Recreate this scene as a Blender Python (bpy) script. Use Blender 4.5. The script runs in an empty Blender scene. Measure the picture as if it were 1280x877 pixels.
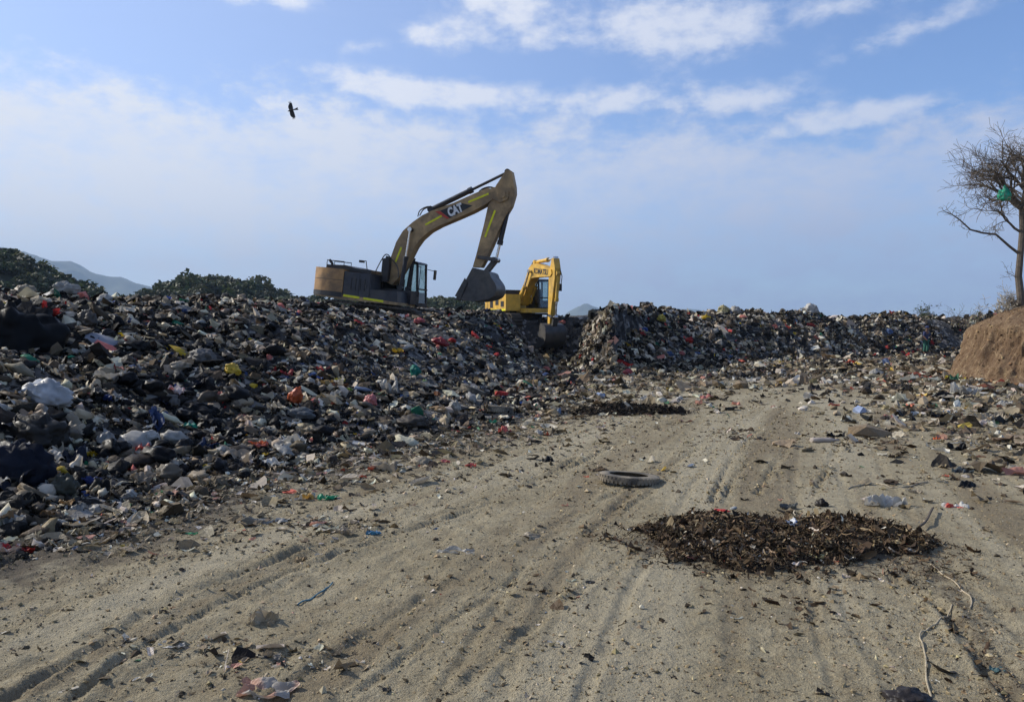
import bpy, bmesh, math, random
import numpy as np
from mathutils import Vector, Matrix, noise as mnoise

R = math.radians
sc = bpy.context.scene
col = sc.collection
random.seed(7)
rng = np.random.default_rng(7)

# ------------------------------------------------------------------ camera
F, CX, CY, HOR, CAMZ = 985.0, 640.0, 438.5, 415.0, 1.6
PITCH = math.atan((CY - HOR) / F)
cam_d = bpy.data.cameras.new('camera')
cam_d.sensor_width = 36.0
cam_d.lens = F / 1280.0 * 36.0
cam_d.clip_start, cam_d.clip_end = 0.05, 30000.0
cam = bpy.data.objects.new('camera', cam_d)
cam.location = (0, 0, CAMZ)
cam.rotation_euler = (math.pi / 2 - PITCH, 0, 0)
col.objects.link(cam)
sc.camera = cam

# ------------------------------------------------------------------ light
SUN_EL, SUN_AZ = R(33.0), R(-70.0)        # azimuth from +Y, negative = left of the view
SUN = Vector((math.sin(SUN_AZ) * math.cos(SUN_EL), math.cos(SUN_AZ) * math.cos(SUN_EL), math.sin(SUN_EL)))
sun_d = bpy.data.lights.new('sun', 'SUN')
sun_d.energy = 5.0
sun_d.angle = R(0.6)
sun_d.color = (1.0, 0.94, 0.84)
sun = bpy.data.objects.new('sun', sun_d)
sun.rotation_euler = (-SUN).to_track_quat('-Z', 'Y').to_euler()
col.objects.link(sun)

sc.view_settings.view_transform = 'Standard'
sc.view_settings.look = 'None'
sc.view_settings.gamma = 1.0
sc.view_settings.exposure = 0.12
sc.view_settings.use_curve_mapping = False
sc.render.engine = 'CYCLES'
sc.cycles.max_bounces = 5
sc.cycles.diffuse_bounces = 2
sc.cycles.glossy_bounces = 2
sc.cycles.transmission_bounces = 3
sc.cycles.transparent_max_bounces = 8
sc.cycles.volume_bounces = 0
sc.cycles.use_denoising = True
sc.cycles.caustics_reflective = False
sc.cycles.caustics_refractive = False


# ------------------------------------------------------------------ node helper
class NT:
    def __init__(self, tree):
        self.t = tree
        self.n = tree.nodes
        self.l = tree.links

    def new(self, kind, **kw):
        nd = self.n.new(kind)
        for k, v in kw.items():
            setattr(nd, k, v)
        return nd

    def put(self, sock, v):
        if isinstance(v, bpy.types.NodeSocket):
            self.l.new(v, sock)
        elif v is not None:
            sock.default_value = v

    def math(self, op, a, b=None, c=None, clamp=False):
        nd = self.new('ShaderNodeMath', operation=op, use_clamp=clamp)
        for i, v in enumerate((a, b, c)):
            self.put(nd.inputs[i], v)
        return nd.outputs[0]

    def mix(self, f, a, b, mode='MIX'):
        nd = self.new('ShaderNodeMix', data_type='RGBA', blend_type=mode)
        self.put(nd.inputs[0], f)
        self.put(nd.inputs[6], a)
        self.put(nd.inputs[7], b)
        return nd.outputs[2]

    def ramp(self, v, lo, hi, a=0.0, b=1.0, smooth=True):
        nd = self.new('ShaderNodeMapRange', interpolation_type='SMOOTHSTEP' if smooth else 'LINEAR')
        self.put(nd.inputs[0], v)
        for i, x in zip((1, 2, 3, 4), (lo, hi, a, b)):
            self.put(nd.inputs[i], x)
        return nd.outputs[0]

    def noise(self, vec, scale, detail=4.0, rough=0.55, dist=0.0, out=0):
        nd = self.new('ShaderNodeTexNoise')
        self.put(nd.inputs['Vector'], vec)
        nd.inputs['Scale'].default_value = scale
        nd.inputs['Detail'].default_value = detail
        nd.inputs['Roughness'].default_value = rough
        nd.inputs['Distortion'].default_value = dist
        return nd.outputs[out]


def rgb(r, g, b):
    return (r, g, b, 1.0)


# ------------------------------------------------------------------ sky
world = bpy.data.worlds.new('World')
sc.world = world
world.cycles.sampling_method = 'MANUAL'
world.cycles.sample_map_resolution = 256
world.use_nodes = True
W = NT(world.node_tree)
W.n.clear()
w_out = W.new('ShaderNodeOutputWorld')
w_bg = W.new('ShaderNodeBackground')
W.l.new(w_bg.outputs[0], w_out.inputs[0])
sky = W.new('ShaderNodeTexSky', sky_type='NISHITA')
sky.sun_disc = False
sky.sun_elevation = SUN_EL
sky.sun_rotation = SUN_AZ
sky.air_density = 1.0
sky.dust_density = 0.6
sky.ozone_density = 2.2
sky.altitude = 50
SKY_STRENGTH = 0.125
w_bg.inputs[1].default_value = SKY_STRENGTH
tc = W.new('ShaderNodeTexCoord')
sep = W.new('ShaderNodeSeparateXYZ')
W.l.new(tc.outputs['Generated'], sep.inputs[0])
dx, dy, dz = sep.outputs
az = W.math('ARCTAN2', dx, dy)
el = W.math('ARCSINE', dz)
zc = W.math('MAXIMUM', dz, 0.02)
# flattened cloud coordinate: clouds get thinner towards the horizon
cv = W.new('ShaderNodeCombineXYZ')
W.put(cv.inputs[0], W.math('MULTIPLY', az, 8.0))
W.put(cv.inputs[1], W.math('MULTIPLY', el, 14.5))
cvec = cv.outputs[0]
n_big = W.noise(cvec, 0.75, 2.0, 0.5)
n_fine = W.noise(cvec, 3.2, 6.0, 0.62)


def blob(px, py, w, h, tilt=0.0, power=1.0):
    a0 = math.atan((px - CX) / F)
    e0 = math.atan((HOR - py) / F * math.cos(a0))
    ca, sa = math.cos(tilt), math.sin(tilt)
    a = W.math('SUBTRACT', az, a0)
    e = W.math('SUBTRACT', el, e0)
    u = W.math('ADD', W.math('MULTIPLY', a, ca * F / w), W.math('MULTIPLY', e, sa * F / w))
    v = W.math('ADD', W.math('MULTIPLY', e, ca * F / h), W.math('MULTIPLY', a, -sa * F / h))
    r2 = W.math('ADD', W.math('MULTIPLY', u, u), W.math('MULTIPLY', v, v))
    return W.math('MULTIPLY', W.math('EXPONENT', W.math('MULTIPLY', r2, -1.0)), power)


BLOBS = [(335, -4, 80, 18, 0, 1.0), (548, 48, 75, 22, 0, 0.9), (622, 4, 75, 28, -0.2, 1.1),
         (850, 38, 130, 40, -0.06, 1.2), (675, 56, 45, 12, 0, 0.5), (470, 106, 85, 20, -0.15, 0.95),
         (590, 122, 125, 22, 0, 0.95), (765, 128, 75, 19, 0.12, 0.9), (925, 126, 90, 18, 0, 0.9),
         (1085, 142, 100, 20, 0.06, 0.9), (1160, 30, 130, 18, 0.25, 0.75), (1060, 8, 70, 16, 0, 0.6),
         (338, 131, 38, 13, 0.2, 0.75), (960, 172, 140, 12, 0.1, 0.45), (1255, 160, 60, 12, 0.15, 0.5),
         (440, 60, 40, 9, 0, 0.45), (120, 108, 14, 5, 0, 0.5), (215, 140, 60, 10, 0, 0.4)]
field = None
for b in BLOBS:
    o = blob(*b)
    field = o if field is None else W.math('ADD', field, o)
field = W.math('MINIMUM', field, 1.05)
# elsewhere the same kind of broken cloud, from noise alone
high = W.ramp(el, 0.44, 0.56)
wide = W.math('MAXIMUM', W.math('MULTIPLY', W.math('ABSOLUTE', az), 1.0), 0.0)
side = W.ramp(wide, 0.66, 0.85)
beyond = W.math('MAXIMUM', high, side)
gen = W.math('MULTIPLY', W.ramp(n_big, 0.48, 0.68), 0.9)
field = W.math('MAXIMUM', field, W.math('MULTIPLY', gen, beyond))
detail = n_fine
thr = W.math('ADD', W.math('MULTIPLY', W.math('SUBTRACT', detail, 0.5), 3.0), W.math('MULTIPLY', W.math('SUBTRACT', field, 0.66), 1.7))
cumulus = W.math('MULTIPLY', W.ramp(thr, -0.65, 0.85), W.ramp(field, 0.03, 0.85))
# broad veil of thin cloud over the lower sky, thicker on the sun side
top_edge = W.math('ADD', W.math('ADD', 0.268, W.math('MULTIPLY', az, -0.045)),
                  W.math('MULTIPLY', W.math('SUBTRACT', n_big, 0.5), 0.16))
top_edge = W.math('ADD', top_edge, W.math('MULTIPLY', W.math('SUBTRACT', n_fine, 0.5), 0.12))
veil = W.ramp(W.math('SUBTRACT', top_edge, el), -0.015, 0.05)
gap = W.math('ADD', W.math('MULTIPLY', W.math('SUBTRACT', n_big, 0.5), 1.2), W.math('MULTIPLY', W.math('SUBTRACT', n_fine, 0.5), 1.3))
veil_d = W.math('ADD', W.ramp(az, -0.65, 0.55, 0.88, 0.74), W.math('MULTIPLY', gap, 0.95), clamp=True)
veil = W.math('MULTIPLY', W.math('MULTIPLY', veil, veil_d), W.ramp(el, 0.0, 0.11, 0.95, 1.0))

C = 1.0 / SKY_STRENGTH
sky_t = W.mix(1.0, sky.outputs[0], rgb(0.80, 1.0, 1.34), 'MULTIPLY')
# thin cloud is brighter on the side of the sun, bluer away from it
sdot = W.new('ShaderNodeVectorMath', operation='DOT_PRODUCT')
W.l.new(tc.outputs['Generated'], sdot.inputs[0])
sdot.inputs[1].default_value = SUN
sunny = W.ramp(sdot.outputs['Value'], -0.1, 0.95, 0.0, 1.0)
veil_low = W.mix(W.ramp(el, 0.02, 0.2), rgb(0.25 * C, 0.31 * C, 0.54 * C), rgb(0.52 * C, 0.57 * C, 0.74 * C))
veil_c = W.mix(sunny, veil_low, rgb(0.90 * C, 0.93 * C, 1.0 * C))
cum_c = W.mix(sunny, rgb(0.62 * C, 0.67 * C, 0.82 * C), rgb(1.0 * C, 1.0 * C, 1.03 * C))
sky_t = W.mix(W.ramp(sdot.outputs['Value'], -0.1, 0.9, 0.0, 0.27), sky_t, cum_c)
c1 = W.mix(veil, sky_t, veil_c)
c2 = W.mix(W.math('MULTIPLY', cumulus, 0.9), c1, cum_c)
W.put(w_bg.inputs[0], c2)

# ------------------------------------------------------------------ small maths


def ray(px, py):
    up = CY - py
    return np.array([px - CX, F * math.cos(PITCH) + up * math.sin(PITCH), up * math.cos(PITCH) - F * math.sin(PITCH)])


def at_depth(px, py, D):
    r = ray(px, py)
    k = D / r[1]
    return Vector((r[0] * k, D, CAMZ + r[2] * k))


def flat(px, py):
    r = ray(px, py)
    k = -CAMZ / r[2]
    return (r[0] * k, r[1] * k)


def vnoise(x, y, seed=0):
    x = np.asarray(x, float)
    y = np.asarray(y, float)
    xi = np.floor(x).astype(np.int64)
    yi = np.floor(y).astype(np.int64)
    fx, fy = x - xi, y - yi
    fx = fx * fx * (3 - 2 * fx)
    fy = fy * fy * (3 - 2 * fy)

    def h(a, b):
        v = (a * 374761393 + b * 668265263 + seed * 974634777) & 0xffffffff
        v = ((v ^ (v >> 13)) * 1274126177) & 0xffffffff
        v = (v ^ (v >> 16)) & 0xffffffff
        return v / 4294967295.0
    return (h(xi, yi) * (1 - fx) + h(xi + 1, yi) * fx) * (1 - fy) + (h(xi, yi + 1) * (1 - fx) + h(xi + 1, yi + 1) * fx) * fy


def fbm(x, y, seed=0, octv=4, gain=0.5):
    s, a, t = 0.0, 1.0, 0.0
    for i in range(octv):
        s = s + a * (vnoise(np.asarray(x) * 2 ** i, np.asarray(y) * 2 ** i, seed + i * 17) - 0.5)
        t += a
        a *= gain
    return s / t * 2


def sstep(x, a, b):
    t = np.clip((x - a) / (b - a), 0, 1)
    return t * t * (3 - 2 * t)


# ------------------------------------------------------------------ terrain heights
TOE = [(-7.5, -14), (-5.2, -3), (-4.3, 3)] + [flat(*p) for p in
       ((0, 692), (140, 640), (300, 592), (450, 560), (590, 531), (690, 500))] + \
      [(2.1, 29.0), (1.5, 41.6), (3.1, 41.6), (2.9, 32.0), (3.9, 29.6), (5.4, 31.8), (8.8, 36.5), (13, 41.0), (18, 45.0), (24, 48.5), (30, 50.5), (40, 50.0), (75, 46.0)]
TOEW = [9, 9, 9, 9, 9, 9, 9, 9, 8.0, 5.2, 2.0, 1.4, 1.4, 2.8, 3.8, 4.8, 5.2, 5.4, 5.4, 5.4, 5.4, 5.4]
TOE = np.array(TOE)
TOEW = np.array(TOEW, float)
POLY = np.vstack([TOE, [(120, 46), (120, 400), (-200, 400), (-200, -14)]])


def toe_dist(x, y):
    shp = np.shape(x)
    x = np.ravel(np.asarray(x, float))
    y = np.ravel(np.asarray(y, float))
    best = np.full(x.shape, 1e9)
    wid = np.full(x.shape, 9.0)
    for i in range(len(TOE) - 1):
        ax, ay = TOE[i]
        bx, by = TOE[i + 1]
        ex, ey = bx - ax, by - ay
        t = np.clip(((x - ax) * ex + (y - ay) * ey) / (ex * ex + ey * ey), 0, 1)
        d = np.hypot(x - ax - t * ex, y - ay - t * ey)
        m = d < best
        best[m] = d[m]
        wid[m] = (TOEW[i] * (1 - t) + TOEW[i + 1] * t)[m]
    inside = np.zeros(x.shape, bool)
    j = len(POLY) - 1
    for i in range(len(POLY)):
        xi, yi = POLY[i]
        xj, yj = POLY[j]
        c = ((yi > y) != (yj > y))
        if abs(yj - yi) > 1e-9:
            c &= x < (xj - xi) * (y - yi) / (yj - yi) + xi
        inside ^= c
        j = i
    s = np.where(inside, best, -best)
    return s.reshape(shp), wid.reshape(shp)


def gauss(x, y, cx, cy, wx, wy=None):
    wy = wy or wx
    return np.exp(-((x - cx) / wx) ** 2 - ((y - cy) / wy) ** 2)


CAT_XY = (-5.2, 32.0)
KOM_XY = (0.48, 44.7)


def mound_h(x, y):
    x = np.asarray(x, float)
    y = np.asarray(y, float)
    s, w = toe_dist(x, y)
    s = s + 0.55 * fbm(x * 0.45, y * 0.45, 3, 3)
    t = np.clip(s / w, 0, 1)
    prof = 0.45 * t + 0.55 * t * t * (3 - 2 * t)
    h = 2.55 * prof
    h = h + 0.30 * np.clip(t * 3, 0, 1) * fbm(x * 0.35, y * 0.35, 11, 3)
    h = h + 0.16 * np.clip(t * 6, 0, 1) * fbm(x * 1.1, y * 1.1, 23, 3)
    # machine stands and the pit that the far bucket digs
    h = h - 0.80 * gauss(x, y, CAT_XY[0], CAT_XY[1] + 0.3, 2.6, 2.0)
    h = h - 0.75 * gauss(x, y, KOM_XY[0], KOM_XY[1] + 0.8, 2.4, 1.7)
    h = h + 0.42 * gauss(x, y, 0.2, 42.0, 1.7, 0.7)
    h = h - 0.52 * gauss(x, y, -4.6, 28.0, 3.4, 3.2)
    # lumps along the far skyline
    wall = sstep(x, 3.0, 6.0) * sstep(y, 28, 32)
    h = h + wall * t * (0.55 * fbm(x * 0.28, y * 0.28, 151, 3) + 0.35 * fbm(x * 0.8, y * 0.8, 153, 3))
    h = h + 0.35 * gauss(x, y, 10.9, 42.0, 1.6, 1.8) + 0.40 * gauss(x, y, 17.4, 48.0, 2.0, 1.8)
    h = h + 0.25 * gauss(x, y, 4.3, 33.0, 1.5, 1.5) - 0.34 * gauss(x, y, -11.5, 19.5, 7.5, 7.0)
    h = h + 0.35 * gauss(x, y, -6.8, 9.6, 1.4, 1.2)
    h = np.maximum(h, np.where(s > 0, 0.08 * np.clip(s, 0, 1), -0.6))
    h = h + 0.45 * gauss(x, y, 2.2, 39.5, 0.9, 2.5)
    return np.where(s > 0, h, np.maximum(-0.5, s * 0.5 - 0.02))


# wheel ruts: polylines traced on the ground, width and depth in metres
RUTS = [([(-60, 745), (20, 702), (110, 672), (200, 640), (300, 606), (400, 585), (470, 568)], 0.15, 0.065),
        ([(-40, 775), (90, 715), (200, 672), (330, 615), (440, 588)], 0.12, 0.035),
        ([(-40, 810), (80, 760), (190, 712), (300, 672), (430, 628), (520, 600)], 0.10, 0.03),
        ([(10, 877), (95, 822), (175, 775), (260, 735), (380, 690), (520, 650), (640, 610), (720, 572)], 0.17, 0.06),
        ([(60, 900), (170, 815), (260, 765), (350, 722), (450, 686), (560, 645), (660, 606), (760, 560), (850, 525)], 0.13, 0.05),
        ([(330, 890), (450, 800), (560, 735), (640, 690), (720, 640), (800, 600), (880, 560)], 0.16, 0.03),
        ([(420, 890), (560, 785), (680, 700), (760, 650), (850, 590)], 0.10, 0.022),
        ([(890, 628), (898, 605), (915, 575), (940, 545), (985, 510)], 0.13, 0.06),
        ([(905, 620), (925, 590), (960, 548), (1000, 515)], 0.10, 0.04),
        ([(945, 618), (962, 592), (985, 560), (1015, 530)], 0.14, 0.05),
        ([(1018, 620), (1030, 595), (1042, 568), (1060, 540)], 0.12, 0.05),
        ([(1120, 725), (1185, 765), (1215, 810), (1265, 877), (1290, 905)], 0.16, 0.05),
        ([(640, 560), (720, 540), (800, 522), (880, 505)], 0.2, 0.03),
        ([(760, 640), (830, 590), (890, 545), (950, 505)], 0.16, 0.022),
        ([(560, 877), (700, 760), (800, 690)], 0.12, 0.018)]
RUTW = [(np.array([flat(*p) for p in pts]), w, d) for pts, w, d in [(q[0], q[1] * 0.30, q[2] * 0.42) for q in RUTS]]
for k in range(22):   # fainter tracks, all running the same way
    x0 = -4.4 + k * 0.42 + random.uniform(-0.2, 0.2)
    a = 0.20 + random.uniform(-0.05, 0.07)
    pts = [(x0 + a * t + 0.010 * t * t + 0.1 * math.sin(t * 0.5 + k), 2.2 + t) for t in np.linspace(0, 18, 14)]
    RUTW.append((np.array(pts), random.uniform(0.025, 0.06), random.uniform(0.005, 0.010)))


def ground_h(x, y):
    x = np.asarray(x, float)
    y = np.asarray(y, float)
    r = np.hypot(x, y)
    near = np.exp(-(r / 60.0) ** 2)
    h = 0.05 * fbm(x * 0.25, y * 0.25, 41, 3) * near
    h = h + (0.014 * fbm(x * 1.6, y * 1.6, 43, 4) + 0.013 * fbm(x * 8, y * 8, 47, 4)) * np.exp(-(r / 25.0) ** 2)
    h = h + 0.012 * np.maximum(fbm(x * 14, y * 14, 53, 3), 0) * np.exp(-(r / 9.0) ** 2)
    # the left side is churned by wheels: streaky relief along the tracks
    u = x - 0.25 * y - 0.006 * y * y
    churn = sstep(-u, -1.0, 3.0) * np.exp(-(r / 20.0) ** 2)
    h = h + churn * (0.018 * fbm(u * 6.5, y * 0.9, 59, 4) + 0.020 * fbm(x * 5, y * 5, 73, 4))
    m = (np.abs(x) < 14) & (y > 1) & (y < 30)
    if np.any(m):
        xm, ym = x[m], y[m]
        add = np.zeros(xm.shape)
        for pts, w, d in RUTW:
            best = np.full(xm.shape, 1e9)
            lo, hi = pts.min(0) - 1, pts.max(0) + 1
            mm = (xm > lo[0]) & (xm < hi[0]) & (ym > lo[1]) & (ym < hi[1])
            if not np.any(mm):
                continue
            xx, yy = xm[mm], ym[mm]
            xx = xx + 0.035 * fbm(xx * 3.0, yy * 3.0, 61, 4)
            bb = np.full(xx.shape, 1e9)
            for i in range(len(pts) - 1):
                ax, ay = pts[i]
                ex, ey = pts[i + 1] - pts[i]
                t = np.clip(((xx - ax) * ex + (yy - ay) * ey) / (ex * ex + ey * ey), 0, 1)
                bb = np.minimum(bb, np.hypot(xx - ax - t * ex, yy - ay - t * ey))
            q = bb / w
            k = np.clip(0.9 + 1.0 * fbm(xx * 0.9, yy * 0.9, 67, 4), 0.15, 1.6)
            g = -d * np.exp(-(q * 1.25) ** 4) * k + 0.55 * d * np.exp(-((q - 1.45) / 0.45) ** 2) * k
            g = g + 0.25 * d * (q < 1) * fbm(xx * 11, yy * 11, 71, 2)
            tmp = np.zeros(xm.shape)
            tmp[mm] = g
            add += tmp
        h = h.copy()
        h[m] += add
    return h


PILE = (1.98, 5.95, 1.04, 0.70)
HEAP = (2.25, 15.6, 1.15, 0.42)


def pile_h(x, y):
    u, v = (x - PILE[0]) / PILE[2], (y - PILE[1]) / PILE[3]
    r = np.maximum(np.hypot(u - 0.04, v) + 0.34 * fbm(x * 1.9, y * 1.9, 81, 4) + 0.10 * fbm(x * 7, y * 7, 85, 2), 0)
    base = np.clip(1.0 - r ** 3.0, 0, 1) ** 0.7
    hump = 0.070 + 0.085 * gauss(u, v, -0.42, 0.0, 0.26, 0.8) + 0.10 * gauss(u, v, 0.66, -0.05, 0.3, 0.7) + 0.05 * fbm(x * 5, y * 5, 83, 3)
    return base * hump


def heap_h(x, y):
    u, v = (x - HEAP[0]) / HEAP[2], (y - HEAP[1]) / HEAP[3]
    r = np.maximum(np.hypot(u, v) + 0.22 * fbm(x * 2.0, y * 2.0, 91, 3), 0)
    return np.clip(1.0 - r ** 2.2, 0, 1) * (0.14 + 0.06 * fbm(x * 3, y * 3, 93, 3))


def surf_h(x, y):
    x = np.atleast_1d(np.asarray(x, float))
    y = np.atleast_1d(np.asarray(y, float))
    return np.maximum(mound_h(x, y), ground_fast(x, y) + pile_h(x, y) + heap_h(x, y))


TY = np.geomspace(2.2, 75, 190)


def hit(px, py):
    """first point of the ground or garbage under a pixel: coarse march, then refine"""
    r = ray(px, py)
    ys = TY
    for _ in range(2):
        xs, zs = r[0] / r[1] * ys, CAMZ + r[2] / r[1] * ys
        h = surf_h(xs, ys)
        i = int(np.argmax(h >= zs))
        if h[i] < zs[i]:
            i = int(np.argmax(h - zs))
        if _ == 0:
            ys = np.linspace(ys[max(i - 1, 0)], ys[min(i + 1, len(ys) - 1)], 24)
    return Vector((xs[i], ys[i], float(h[i])))


def normal_at(x, y, e=0.15):
    hx = surf_h([x + e, x - e], [y, y])
    hy = surf_h([x, x], [y + e, y - e])
    return Vector((-(hx[0] - hx[1]) / (2 * e), -(hy[0] - hy[1]) / (2 * e), 1)).normalized()


# ------------------------------------------------------------------ object helpers
def link(name, me, mat=None, parent=None):
    o = bpy.data.objects.new(name, me)
    col.objects.link(o)
    if mat is not None:
        for m in (mat if isinstance(mat, (list, tuple)) else [mat]):
            me.materials.append(m)
    if parent is not None:
        o.parent = parent
    return o


def mesh(verts, faces, smooth=False, name='mesh'):
    me = bpy.data.meshes.new(name)
    me.from_pydata([tuple(v) for v in verts], [], [tuple(f) for f in faces])
    if smooth:
        me.polygons.foreach_set('use_smooth', [True] * len(me.polygons))
    me.update()
    return me


def np_mesh(name, V, Fq, smooth=True, cols=None):
    """fast mesh from arrays; Fq is a list of (n,3) or (n,4) face arrays"""
    me = bpy.data.meshes.new(name)
    loops = np.concatenate([f.ravel() for f in Fq]).astype(np.int32)
    sizes = np.concatenate([np.full(len(f), f.shape[1], np.int32) for f in Fq])
    starts = np.concatenate([[0], np.cumsum(sizes)[:-1]]).astype(np.int32)
    me.vertices.add(len(V))
    me.vertices.foreach_set('co', np.ascontiguousarray(V, np.float32).ravel())
    me.loops.add(len(loops))
    me.loops.foreach_set('vertex_index', loops)
    me.polygons.add(len(sizes))
    me.polygons.foreach_set('loop_start', starts)
    me.polygons.foreach_set('use_smooth', np.full(len(sizes), smooth, bool) if isinstance(smooth, bool) else smooth)
    me.update(calc_edges=True)
    if cols is not None:
        a = me.attributes.new('Col', 'FLOAT_COLOR', 'POINT')
        a.data.foreach_set('color', np.ascontiguousarray(cols, np.float32).ravel())
    return me


def empty(name, loc=(0, 0, 0), rot=None):
    o = bpy.data.objects.new(name, None)
    o.empty_display_size = 0.2
    o.location = loc
    if rot is not None:
        o.rotation_euler = rot
    col.objects.link(o)
    return o


def tag(o, label=None, cat=None, group=None, kind=None):
    for k, v in (('label', label), ('category', cat), ('group', group), ('kind', kind)):
        if v:
            o[k] = v
    return o


def grid_faces(nu, nv, wrap_u=False):
    i = np.arange(nu if wrap_u else nu - 1)
    j = np.arange(nv - 1)
    I, J = np.meshgrid(i, j, indexing='ij')
    I2 = (I + 1) % nu
    return np.stack([I * nv + J, I2 * nv + J, I2 * nv + J + 1, I * nv + J + 1], -1).reshape(-1, 4)


# ------------------------------------------------------------------ materials
def material(name):
    m = bpy.data.materials.new(name)
    m.use_nodes = True
    t = NT(m.node_tree)
    t.b = m.node_tree.nodes['Principled BSDF']
    t.out = m.node_tree.nodes['Material Output']
    return m, t


def simple(name, c, rough=0.6, metal=0.0, var=0.25, scale=6.0, bump=0.0, dirt=None, dirt_amt=0.4, spec=0.4):
    m, t = material(name)
    tcn = t.new('ShaderNodeTexCoord').outputs['Object']
    n = t.noise(tcn, scale, 5.0, 0.6)
    f = t.ramp(n, 0.3, 0.7, 1.0 - var, 1.0 + var)
    cmul = t.new('ShaderNodeVectorMath', operation='SCALE')
    cmul.inputs[0].default_value = c
    t.put(cmul.inputs['Scale'], f)
    cc = cmul.outputs[0]
    if dirt is not None:
        n2 = t.noise(tcn, scale * 0.45, 6.0, 0.65, 0.5)
        cc = t.mix(t.ramp(n2, 0.42, 0.66, 0.0, dirt_amt), cc, rgb(*dirt))
    t.put(t.b.inputs['Base Color'], cc)
    t.put(t.b.inputs['Roughness'], t.ramp(n, 0.3, 0.7, max(rough - 0.12, 0.05), min(rough + 0.12, 1)))
    t.b.inputs['Metallic'].default_value = metal
    t.b.inputs['Specular IOR Level'].default_value = spec
    if bump:
        bp = t.new('ShaderNodeBump')
        bp.inputs['Distance'].default_value = bump
        bp.inputs['Strength'].default_value = 0.6
        t.put(bp.inputs['Height'], t.noise(tcn, scale * 5, 4.0))
        t.l.new(bp.outputs[0], t.b.inputs['Normal'])
    return m


def attr_material(name, rough=0.55, transl=0.0, spec=0.4, bump=0.0, bscale=40.0):
    """colour comes from the mesh's own per-piece colour"""
    m, t = material(name)
    a = t.new('ShaderNodeAttribute', attribute_name='Col')
    pos = t.new('ShaderNodeNewGeometry').outputs['Position']
    n = t.noise(pos, 9.0, 4.0, 0.65)
    c = t.mix(1.0, a.outputs['Color'], t.mix(n, rgb(0.6, 0.6, 0.6), rgb(1.25, 1.22, 1.15)), 'MULTIPLY')
    t.put(t.b.inputs['Base Color'], c)
    t.put(t.b.inputs['Roughness'], t.ramp(n, 0.3, 0.7, rough - 0.15, rough + 0.2))
    t.b.inputs['Specular IOR Level'].default_value = spec
    if bump:
        bp = t.new('ShaderNodeBump')
        bp.inputs['Distance'].default_value = bump
        t.put(bp.inputs['Height'], t.noise(pos, bscale, 3.0, 0.6))
        t.l.new(bp.outputs[0], t.b.inputs['Normal'])
    if transl:
        tr = t.new('ShaderNodeBsdfTranslucent')
        t.put(tr.inputs[0], c)
        mx = t.new('ShaderNodeMixShader')
        mx.inputs[0].default_value = transl
        t.l.new(t.b.outputs[0], mx.inputs[1])
        t.l.new(tr.outputs[0], mx.inputs[2])
        t.l.new(mx.outputs[0], t.out.inputs[0])
    return m


M_litter = attr_material('litter_plastic', 0.6, 0.18, 0.18, 0.02, 16.0)
M_item = attr_material('item_plastic', 0.5, 0.26, 0.25, 0.006, 30.0)
M_organic = attr_material('shredded_organic', 0.85, 0.0, 0.2)


def ground_material():
    m, t = material('dirt_track')
    pos = t.new('ShaderNodeNewGeometry').outputs['Position']
    a = t.new('ShaderNodeAttribute', attribute_name='Col')
    sepc = t.new('ShaderNodeSeparateColor')
    t.l.new(a.outputs['Color'], sepc.inputs[0])
    n1 = t.noise(pos, 0.55, 6.0, 0.6)
    n2 = t.noise(pos, 5.0, 6.0, 0.65)
    n3 = t.noise(pos, 38.0, 5.0, 0.7)
    n4 = t.noise(pos, 130.0, 3.0, 0.7)
    n0 = t.noise(pos, 14.0, 6.0, 0.7)
    c = t.mix(t.ramp(n1, 0.35, 0.65), rgb(0.325, 0.275, 0.175), rgb(0.435, 0.376, 0.250))
    c = t.mix(t.ramp(n2, 0.35, 0.70, 0.0, 0.6), c, rgb(0.250, 0.200, 0.120))
    c = t.mix(t.ramp(n0, 0.55, 0.72, 0.0, 0.5), c, rgb(0.46, 0.40, 0.275))
    c = t.mix(t.ramp(n3, 0.52, 0.72, 0.0, 0.5), c, rgb(0.48, 0.42, 0.295))
    c = t.mix(t.ramp(n3, 0.46, 0.32, 0.0, 0.65), c, rgb(0.150, 0.115, 0.072))
    # compacted pale strips and looser dark strips along the wheel tracks
    c = t.mix(t.ramp(sepc.outputs[1], 0.50, 0.85, 0.0, 0.55), c, rgb(0.46, 0.405, 0.285))
    c = t.mix(t.ramp(sepc.outputs[1], 0.48, 0.15, 0.0, 0.6), c, rgb(0.205, 0.160, 0.100))
    # dark specks of rotten matter, gathered in patches
    spk = t.math('MULTIPLY', t.ramp(n4, 0.54, 0.66), t.ramp(t.math('ADD', n1, t.math('MULTIPLY', n2, 0.6)), 0.62, 0.95, 0.15, 1.0))
    c = t.mix(t.math('MULTIPLY', spk, 0.85), c, rgb(0.055, 0.043, 0.030))
    # trampled rubbish and dark earth worked into the dirt beside the garbage
    dn = t.math('ADD', sepc.outputs[0], t.math('MULTIPLY', t.math('SUBTRACT', n2, 0.5), 1.2))
    c = t.mix(t.ramp(dn, 0.25, 0.95, 0.0, 0.85), c, rgb(0.085, 0.070, 0.055))
    t.put(t.b.inputs['Base Color'], c)
    t.b.inputs['Roughness'].default_value = 0.92
    t.b.inputs['Specular IOR Level'].default_value = 0.15
    b1 = t.new('ShaderNodeBump')
    b1.inputs['Distance'].default_value = 0.03
    b1.inputs['Strength'].default_value = 0.9
    t.put(b1.inputs['Height'], t.math('ADD', t.math('ADD', t.math('MULTIPLY', n3, 1.0), t.math('MULTIPLY', n4, 0.4)), t.math('MULTIPLY', n0, 2.2)))
    t.l.new(b1.outputs[0], t.b.inputs['Normal'])
    return m


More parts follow.
